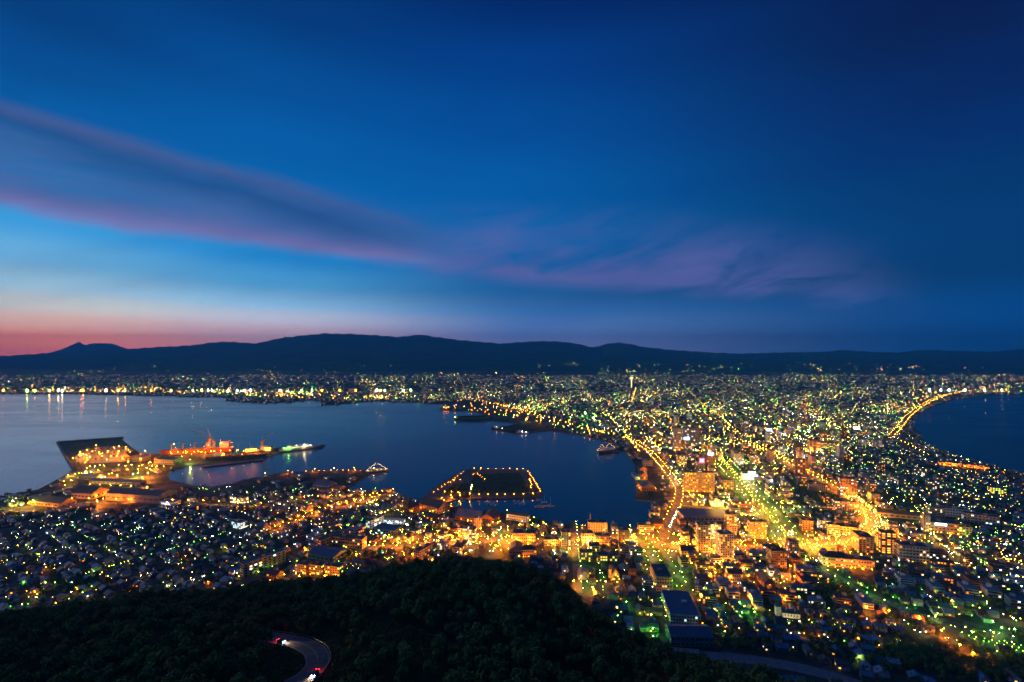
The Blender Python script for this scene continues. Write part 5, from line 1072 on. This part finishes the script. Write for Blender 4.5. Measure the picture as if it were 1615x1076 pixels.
# corners of the street grid, and far lights
mixL = (['white'] * 2 + ['cool'] * 2 + ['warm'] * 3 + ['green'] * 4 + ['lime'] * 4 + ['yellow'] * 3 + ['amber'] * 2)
mixR = (['white'] * 2 + ['cool'] * 1 + ['warm'] * 3 + ['green'] * 3 + ['lime'] * 4 + ['yellow'] * 3 + ['amber'] * 1)
mixC = (['warm'] * 2 + ['yellow'] * 4 + ['amber'] * 7 + ['lime'] * 2 + ['white'] * 1 + ['green'] * 1)
mixF = (['warm'] * 3 + ['yellow'] * 6 + ['amber'] * 3 + ['lime'] * 5 + ['white'] * 2 + ['green'] * 3)
def snap(p):
    "move scattered lamps onto the lines of the street grid"
    a = grid_angle(p[:, 0], p[:, 1]); a = np.where(p[:, 1] > 2600, np.where(p[:, 0] / p[:, 1] < -.3, math.radians(-20), math.radians(-38)), a); c, s = np.cos(a), np.sin(a)
    u = p[:, 0] * c + p[:, 1] * s; v = -p[:, 0] * s + p[:, 1] * c; pu = np.where(p[:, 1] > 2600, 157.0, 77.0); pv_ = np.where(p[:, 1] > 2600, 71.0, 37.0); m = RNG.random(len(p))
    far = p[:, 1] > 2600; u = np.where(m < np.where(far, .16, .4), np.round(u / pu) * pu - 3.5 + RNG.normal(0, .8, len(p)), u); v = np.where((m >= .4) & (m < np.where(far, .58, .8)), np.round(v / pv_) * pv_ - 3.5 + RNG.normal(0, .8, len(p)), v)
    p[:, 0] = u * c - v * s; p[:, 1] = u * s + v * c; p[:, 2] = gz(p[:, 0], p[:, 1])
def zone(poly, n, mix, lev, r, where, hz=7, cl=0.0):
    xs = [p[0] for p in poly]; ys = [p[1] for p in poly]; got = []
    while len(got) < n:
        px = RNG.uniform(min(xs), max(xs), n * 2); py = RNG.uniform(min(ys), max(ys), n * 2); k = inside(poly, px, py)
        if cl:   # clump with a smooth field
            f = np.sin(px * .045 + 1.7 * np.sin(py * .11)) + np.sin(py * .19 + px * .021) + np.sin(px * .13 - py * .07); k &= RNG.random(len(px)) < np.clip(.5 + f * .3, .08, 1) ** cl
        got += list(zip(px[k], py[k]))
    got = np.array(got[:n]); p = ray(got[:, 0], got[:, 1]); snap(p)
    ok = on_land(p[:, 0], p[:, 1]) | (p[:, 1] > 8500); ok &= visible(got[:, 0], got[:, 1], -4); ok &= clear_of(p[:, 0], p[:, 1], 0)
    for (x, y, z), (px, py) in zip(p[ok], got[ok]):
        lv = random.choice(lev); rr = r * random.uniform(.6, 1.25); lamp(x, y, random.choice(mix), lv, hz, rr, where)
zone([(0,815),(400,795),(700,810),(700,880),(560,900),(420,915),(0,970)], 520, mixL, (1, 1, 1, 2), .36, 'among the dark west quarter houses', 5)
zone([(250,770),(620,770),(660,800),(600,850),(400,800)], 120, mixL, (1, 2), .4, 'among the dark west quarter houses', 6)
zone([(560,780),(1000,830),(1010,870),(860,880),(620,880)], 190, mixC, (2, 2, 3), .45, 'in the amber lower town', 7)
zone([(1000,840),(1330,850),(1400,900),(1100,915),(1000,880)], 170, mixC, (2, 3), .45, 'in the amber lower town', 7)
zone([(900,890),(1200,905),(1600,930),(1615,1010),(1330,1040),(1120,990),(960,950)], 230, mixR, (1, 1, 2), .36, 'among the lower right houses', 5)
zone([(1300,740),(1440,690),(1615,755),(1615,930),(1420,900)], 700, mixR, (0, 0, 1, 1, 2), .5, 'among the dark eastern houses', 6)
zone([(1180,720),(1320,740),(1420,690),(1440,640),(1300,640)], 600, mixR, (0, 1, 1, 2, 3), .6, 'in the dark eastern downtown', 8)
zone([(1000,690),(1120,690),(1240,740),(1260,850),(1130,830),(1080,790)], 230, mixC, (2, 3, 3), .6, 'round the amber hotel', 8)
zone([(900,650),(1330,640),(1330,720),(1020,715)], 1000, mixC + mixF, (0, 1, 1, 2, 2, 3, 3), .7, 'in the bright downtown', 10)
zone([(560,602),(1440,602),(1440,655),(900,660),(740,632),(540,632)], 4200, mixF, (0, 0, 0, 1, 1, 1, 2, 3), .95, 'across the far plain', 9, 1.2)
zone([(540,588),(1600,590),(1600,604),(540,604)], 1700, mixF, (0, 0, 0, 1, 1, 2, 3), 1.2, 'across the far plain', 9, 1.2)
zone([(620,838),(1000,846),(1180,858),(1330,850),(1330,868),(1180,878),(1000,868),(860,866),(640,872)], 170, ['amber'] * 7 + ['yellow'], (3, 3, 2), .5, 'in the amber lower town', 7)
zone([(0,584),(540,584),(540,622),(0,618)], 1000, mixF, (0, 0, 0, 1, 1, 2, 3), 1.15, 'across the far plain', 9, 1.3)
zone([(-10,609),(330,613),(560,622),(640,630),(480,631),(330,622),(0,619)], 330, mixF + ['amber'] * 4, (1, 2, 2), 1.2, 'along the far shore', 9, .8)
zone([(1440,604),(1615,598),(1615,620),(1500,622),(1440,650)], 230, mixF + ['amber'] * 5, (3, 3), 1.1, 'behind the far beach', 9)
zone([(840,572),(1060,574),(1420,576),(1560,586),(1000,588),(840,584)], 190, mixF, (2, 3), 1.7, 'on the foot of the mountains', 9, 1.5)
zone([(150,574),(700,574),(700,584),(150,584)], 60, mixF, (1, 2), 1.7, 'on the foot of the mountains', 9, 1.5)
zone([(690,632),(780,634),(860,652),(960,684),(940,690),(820,664),(700,650)], 130, mixF + ['amber'] * 8, (1, 2), 1.0, 'on the far bay piers', 9)
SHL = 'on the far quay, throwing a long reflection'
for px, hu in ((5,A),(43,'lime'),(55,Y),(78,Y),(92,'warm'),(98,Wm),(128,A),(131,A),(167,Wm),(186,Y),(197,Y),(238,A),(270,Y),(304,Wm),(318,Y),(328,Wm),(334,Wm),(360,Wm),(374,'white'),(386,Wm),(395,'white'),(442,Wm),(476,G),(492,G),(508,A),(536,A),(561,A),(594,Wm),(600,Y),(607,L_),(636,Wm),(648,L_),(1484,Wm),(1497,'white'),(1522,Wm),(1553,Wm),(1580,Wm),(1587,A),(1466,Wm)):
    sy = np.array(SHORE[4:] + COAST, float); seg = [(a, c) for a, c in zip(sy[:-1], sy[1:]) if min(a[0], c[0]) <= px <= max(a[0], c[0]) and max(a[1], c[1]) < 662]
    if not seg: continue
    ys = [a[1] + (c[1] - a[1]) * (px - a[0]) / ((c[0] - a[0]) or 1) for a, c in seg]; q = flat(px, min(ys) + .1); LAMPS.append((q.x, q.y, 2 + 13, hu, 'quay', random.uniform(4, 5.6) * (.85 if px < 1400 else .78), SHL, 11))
zone([(108,722),(130,708),(205,703),(245,722),(262,740),(240,768),(80,778),(120,744)], 70, ['amber'] * 5 + ['yellow'] * 2 + ['lime'], (2, 3, 3), .7, 'in the left harbour yards', 9)
zone([(255,714),(415,708),(415,716),(300,724),(258,724)], 40, ['amber'], (2, 3, 3), .7, 'along the shipyard quay', 12)
for px, py in ((1278,577),(1340,576),(1405,578),(1445,580),(1522,583),(1550,583)): lamp_px(px, py, 'red', 3, 40, 3, 'far across the plain')
LP_PROTO = {}
def lamp_proto(hue, lev, r, h):
    r = round(r * 10) / 10; h = round(h); k = (hue, lev, r, h)
    if k not in LP_PROTO:
        b = MB(); b.tube((0, 0, -h), (0, 0, -.1), .12, .08, M_pole, 6); b.tube((0, 0, -.2), (0, 0, r), .09, .09, M_pole, 6); pm = b.mesh('pole')
        q = MB().lathe(0, 0, [(r * .3, -r), (r * .85, -r * .55), (r, 0), (r * .7, r * .7), (r * .15, r)], lglow(hue, lev), 6); LP_PROTO[k] = (pm, q.mesh('lamp_head'))
    return LP_PROTO[k]
LAMPS.sort(key=lambda l: l[1]); nl = 0; rest = []
for (x, y, z, hue, lev, r, where, h) in LAMPS:
    px, py = proj(x, y, z)
    if nl < 290 and 0 < px < 1615 and 0 < py < 1074 and py < sil(px) - 2:
        pm, hm_ = lamp_proto(hue, lev, r, h); t = thing('street_lamp', f'{"low" if h < 4 else "tall" if h > 8 else "slim"} street lamp with {"an amber" if hue == A else "a " + hue} light {where}, {near_words(px, py)}', 'street lamp', (x, y, z), 0, 'street lamps of the town')
        w_ = t['label'].split()
        if len(w_) > 16: t['label'] = fit(f'{w_[0]} {hue} street lamp {near_words(px, py)}', f'{hue} lamp {near_words(px, py)}')
        for n, m in (('pole', pm), ('lamp_head', hm_)): o = bpy.data.objects.new(n, m); COL.objects.link(o); o.parent = t
        bulb(hue, lev, r, (0, -.05, -r - .35), t); nl += 1
    elif -60 < px < 1680: rest.append((x, y, z, hue, lev, r, h, where))
b = MB(); OV = [(1, 0, 0), (0, 1, 0), (-1, 0, 0), (0, -1, 0), (0, 0, 1), (0, 0, -1)]; OF = [(0, 1, 4), (1, 2, 4), (2, 3, 4), (3, 0, 4), (1, 0, 5), (2, 1, 5), (3, 2, 5), (0, 3, 5)]
for (x, y, z, hue, lev, r, h, where) in rest:
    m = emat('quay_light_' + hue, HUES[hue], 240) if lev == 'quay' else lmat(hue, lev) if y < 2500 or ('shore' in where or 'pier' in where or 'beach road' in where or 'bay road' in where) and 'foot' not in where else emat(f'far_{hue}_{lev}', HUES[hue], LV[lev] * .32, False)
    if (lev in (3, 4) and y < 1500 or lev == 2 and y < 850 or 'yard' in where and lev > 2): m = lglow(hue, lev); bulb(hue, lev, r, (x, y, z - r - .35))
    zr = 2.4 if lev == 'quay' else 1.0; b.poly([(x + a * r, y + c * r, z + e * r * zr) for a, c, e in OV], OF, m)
    if y < 1800: b.poly([(x - .1, y, z - h), (x + .1, y, z - h), (x + .1, y, z - r), (x - .1, y, z - r)], [(0, 1, 2, 3)], M_pole)
far_pick = [q for q in rest if 1500 < q[1] < 5200 and q[4] not in ('quay', 0)]; random.shuffle(far_pick)
for (x, y, z, hue, lev, r, h, where) in far_pick[:230]:
    k = 'far_' + hue
    if k not in BULB: d = bpy.data.lights.new('lamp_throw', 'POINT'); d.color = HUES[hue]; d.shadow_soft_size = .4; d.energy = 26000 * GAIN.get(hue, .8); BULB[k] = d
    o = bpy.data.objects.new('lamp_throw', BULB[k]); COL.objects.link(o); o.location = (x, y, z + 3)  # added strong light above a far lamp, standing for its neighbours' summed glow
kind(b.build('distant_street_lamps'), 'stuff')
print('lamps', len(LAMPS), nl)
# ------------------------------------------------------------------ trees
def leaf_mats():
    out = []
    for i, c in enumerate(((.10, .16, .035), (.14, .20, .045), (.07, .13, .035), (.17, .21, .06))):
        out.append(mat(f'foliage_{i}', c, .9, .45, .8, spec=.05))
    return out
LM = leaf_mats()
def crown_mesh(seed, H=9.0, R=3.6, n=520, leaf=.62):
    r = random.Random(seed); V = []; Fc = []; MI = []
    lobes = [(r.uniform(-.5, .5) * R, r.uniform(-.5, .5) * R, H * r.uniform(.42, .82), R * r.uniform(.38, .62)) for _ in range(9)]
    for i in range(n):
        lx, ly, lz, lr = lobes[i % 9]; v = Vector((r.gauss(0, 1), r.gauss(0, 1), r.gauss(0, .8))).normalized() * lr * r.uniform(.6, 1.05); c = Vector((lx, ly, lz)) + v
        nn = (v.normalized() + Vector((r.uniform(-.7, .7), r.uniform(-.7, .7), r.uniform(-.2, .8)))).normalized(); e = nn.orthogonal().normalized(); g = nn.cross(e); s = leaf * r.uniform(.6, 1.3); o = len(V)
        V += [c + e * s, c + g * s * .7, c - e * s, c - g * s * .7]; Fc.append((o, o+1, o+2, o+3)); MI.append((i % 9) % 2 if r.random() < .75 else 1)
    return V, Fc, MI
TP = []
for k in range(6):
    V, Fc, MI = crown_mesh(k, 9.0 + k % 3, 3.3 + .35 * (k % 3)); me = bpy.data.meshes.new('crown'); me.from_pydata(V, [], Fc)
    for m in (LM[k % 4], LM[(k + 1) % 4]): me.materials.append(m)
    me.polygons.foreach_set('material_index', MI); tb = MB(); tb.tube((0, 0, -.5), (0, 0, 4.2), .28, .17, M_bark, 7); rr = random.Random(k)
    for _ in range(5): a = rr.uniform(0, 6.28); tb.tube((0, 0, rr.uniform(2.2, 4)), (math.cos(a) * 2, math.sin(a) * 2, rr.uniform(5, 7.5)), .12, .04, M_bark, 5)
    TP.append((me, tb.mesh('trunk')))
kindw = ['broad dark', 'rounded', 'tall loose', 'spreading', 'bushy', 'narrow pale green']
def tree(x, y, k, s, lab, grp, z=None):
    t = thing('tree', lab, 'tree', (x, y, (float(gz(x, y)) if z is None else z) - .2), random.uniform(0, 6.28), grp); t.scale = (s, s, s * random.uniform(.85, 1.1))
    for n, m in zip(('crown', 'trunk'), TP[k]): o = bpy.data.objects.new(n, m); COL.objects.link(o); o.parent = t
# forest: points on the hill
n = 22000; X = RNG.uniform(-620, 420, n); Y = RNG.uniform(125, 700, n); px, py = proj(X, Y, hill_z(X, Y)); hz = hill_z(X, Y)
k = (hz > 6) & (px > -60) & (px < 1680) & (py < 1240)
dcs = np.interp(px, DC[:, 0], DC[:, 1]); k &= Y < dcs + 60
dh = np.min(np.hypot(X[:, None] - HPXY[::3, 0], Y[:, None] - HPXY[::3, 1]), 1); k &= dh > 10
# the stretch between the viewpoint and the bend is cut low so that the road shows
cor = (px > 424) & (px < 545) & (py > 1000) & (py < 1180) ; k &= ~(cor & (Y < 262))
gp = [P(*q) for q in ((548,985),(600,978),(680,1000),(735,1028),(700,1040),(640,1018),(575,1020))]; k &= ~inside([(q.x, q.y) for q in gp], X, Y)
X, Y, px, py, hz = (q[k] for q in (X, Y, px, py, hz))
order = np.argsort(Y); keep = []; grid = {}
for i in order:
    c = (int(X[i] // 4.6), int(Y[i] // 4.6)); ok = True
    for a in (-1, 0, 1):
        for e in (-1, 0, 1):
            for j in grid.get((c[0] + a, c[1] + e), ()):
                if (X[i] - X[j]) ** 2 + (Y[i] - Y[j]) ** 2 < 21: ok = False
    if ok: grid.setdefault(c, []).append(i); keep.append(i)
vis = [i for i in keep if 0 < px[i] < 1615 and py[i] - 9 / Y[i] * F < 1074]
ind = set(vis[:215])
for i in keep:
    if i in ind:
        k = random.randrange(6); s = random.choice((.55, .75, .9, 1.05, 1.25)) * random.uniform(.9, 1.1); tree(X[i], Y[i], k, s, f'{kindw[k]} leafy tree on the dark slope {"left of the hairpin road" if px[i] < 430 else "right of the hairpin road" if px[i] < 760 else "at the right end of the wood"}', 'trees of the wood under the viewpoint', hz[i])
rest_i = [i for i in keep if i not in ind]
# the rest of the wood: one object, the crowns put down by geometry nodes
def scatter(name, pts, meshes):
    me = bpy.data.meshes.new(name); me.from_pydata([p[:3] for p in pts], [], [])
    for an, vals in (('rot', [random.uniform(0, 6.28) for _ in pts]), ('size', [p[3] for p in pts])): at = me.attributes.new(an, 'FLOAT', 'POINT'); at.data.foreach_set('value', vals)
    at = me.attributes.new('pick', 'INT', 'POINT'); at.data.foreach_set('value', [random.randrange(len(meshes)) for _ in pts])
    o = bpy.data.objects.new(name, me); COL.objects.link(o); kind(o, 'stuff')
    hid = bpy.data.collections.new(name + '_sources')
    for i, m in enumerate(meshes): hid.objects.link(bpy.data.objects.new(f'crown_source', m))
    g = bpy.data.node_groups.new(name, 'GeometryNodeTree'); g.interface.new_socket('Geometry', in_out='INPUT', socket_type='NodeSocketGeometry'); g.interface.new_socket('Geometry', in_out='OUTPUT', socket_type='NodeSocketGeometry')
    gi, go = node(g, 'NodeGroupInput'), node(g, 'NodeGroupOutput'); iop = node(g, 'GeometryNodeInstanceOnPoints'); ci = node(g, 'GeometryNodeCollectionInfo'); ci.inputs['Collection'].default_value = hid; ci.inputs['Separate Children'].default_value = True; ci.inputs['Reset Children'].default_value = True
    def attr(n, ty): a = node(g, 'GeometryNodeInputNamedAttribute', data_type=ty); a.inputs['Name'].default_value = n; return a.outputs[0]
    cx = node(g, 'ShaderNodeCombineXYZ'); g.links.new(attr('rot', 'FLOAT'), cx.inputs[2])
    g.links.new(gi.outputs[0], iop.inputs['Points']); g.links.new(ci.outputs[0], iop.inputs['Instance']); iop.inputs['Pick Instance'].default_value = True
    g.links.new(attr('pick', 'INT'), iop.inputs['Instance Index']); g.links.new(cx.outputs[0], iop.inputs['Rotation']); g.links.new(attr('size', 'FLOAT'), iop.inputs['Scale']); g.links.new(iop.outputs[0], go.inputs[0])
    o.modifiers.new('scatter', 'NODES').node_group = g
scatter('woodland', [(X[i], Y[i], hz[i] - .3, random.choice((.5, .7, .85, 1.0, 1.22)) * random.uniform(.9, 1.1)) for i in rest_i], [m for m, _ in TP])
# low shrubs on the cut slope and grass beside it
def low(poly, n, ymax=1e9):
    ps = [(q.x, q.y) for q in poly]; xs = [q[0] for q in ps]; ys = [q[1] for q in ps]; x = RNG.uniform(min(xs), max(xs), n); y = RNG.uniform(min(ys), max(ys), n); kk = inside(ps, x, y) & (np.min(np.hypot(x[:, None] - HPXY[::3, 0], y[:, None] - HPXY[::3, 1]), 1) > 7); return x[kk], y[kk]
x1, y1 = low(gp, 700); x2 = RNG.uniform(-130, -10, 3500); y2 = RNG.uniform(120, 270, 3500); q1, q2 = proj(x2, y2, hill_z(x2, y2)); kk = (q1 > 415) & (q1 < 560) & (np.min(np.hypot(x2[:, None] - HPXY[::3, 0], y2[:, None] - HPXY[::3, 1]), 1) > 7.5); x2, y2 = x2[kk], y2[kk]
xs, ys = np.concatenate([x1, x2]), np.concatenate([y1, y2])
scatter('undergrowth', [(a, c, float(hill_z(a, c)) - .9, random.uniform(.12, .24)) for a, c in zip(xs, ys)], [m for m, _ in TP])
# trees of the town
tn = 0
for key, w in (('green_hill_lane', 'tree on the grass of the tree lined green slope'), ('green_hill_lane2', 'tree on the grass of the tree lined green slope'), ('green_blvd_w', 'tree on the verge of the green boulevard'), ('green_blvd_e', 'tree on the verge of the green boulevard')):
    for i, q in enumerate(STREETS[key][0][::(2 if 'hill' in key else 3)]):
        if tn < 70 and visible(*proj(q.x, q.y, 2), 0): k = random.randrange(6); sd = (8 if key.endswith('lane') or key.endswith('w') else -8); tree(q.x + sd + random.uniform(-2, 2), q.y + random.uniform(-3, 3), k, random.uniform(.5, .75), f'{kindw[k]} {w}', 'trees along the green lit streets'); tn += 1
pts = []
n = 9000; Yt = np.exp(RNG.uniform(math.log(470), math.log(2600), n)); Xt = RNG.uniform(-1.06, 1.06, n) * Yt; kk = on_land(Xt, Yt) & ~near_road(Xt, Yt, 5) & clear_of(Xt, Yt, 2); Xt, Yt = Xt[kk], Yt[kk]; inp = in_parks(Xt, Yt)
kk = inp | (RNG.random(len(Xt)) < .28)
for a, c, p_ in zip(Xt[kk], Yt[kk], inp[kk]): pts.append((a, c, float(gz(a, c)) - .2, random.uniform(.5, .95)))
for (cx_, cy_, nx) in ((1150, 1020, 60), (1300, 935, 90), (1440, 1040, 200), (1560, 1060, 120), (1320, 784, 70), (640, 875, 60), (560, 880, 40), (120, 925, 60), (1310, 1020, 50), (1270, 985, 40)):
    for _ in range(nx):
        q = flat(cx_ + random.gauss(0, 32), max(600, cy_ + random.gauss(0, 9)));
        if on_land([q.x], [q.y])[0] and not near_road(q.x, q.y, 6)[0] and clear_of(q.x, q.y, 2)[0]: pts.append((q.x, q.y, float(gz(q.x, q.y)) - .2, random.uniform(.55, 1.0)))
# island park trees
for _ in range(160):
    q = flat(random.uniform(700, 846), random.uniform(764, 782), 2.2)
    if inside([(p.x, p.y) for p in IS], [q.x], [q.y])[0] and not (748 < proj(q.x, q.y, 2.2)[0] < 826 and proj(q.x, q.y, 2.2)[1] < 774): pts.append((q.x, q.y, 2.0, random.uniform(.5, .8)))
scatter('town_trees', pts, [m for m, _ in TP])
print('forest', len(keep), 'town trees', len(pts))
# ------------------------------------------------------------------ the air over the plain
hm = bpy.data.materials.new('air'); hm.use_nodes = True; t = hm.node_tree; t.nodes.clear()
pv = node(t, 'ShaderNodeVolumePrincipled'); oo = node(t, 'ShaderNodeOutputMaterial')
pv.inputs['Color'].default_value = (.05, .52, 1, 1); pv.inputs['Density'].default_value = HAZE; pv.inputs['Anisotropy'].default_value = 0.0
t.links.new(pv.outputs[0], oo.inputs['Volume'])
b = MB(); b.box(0, 11200, -21, 76000, 28600, 1310, hm); kind(b.build('haze'), 'stuff')
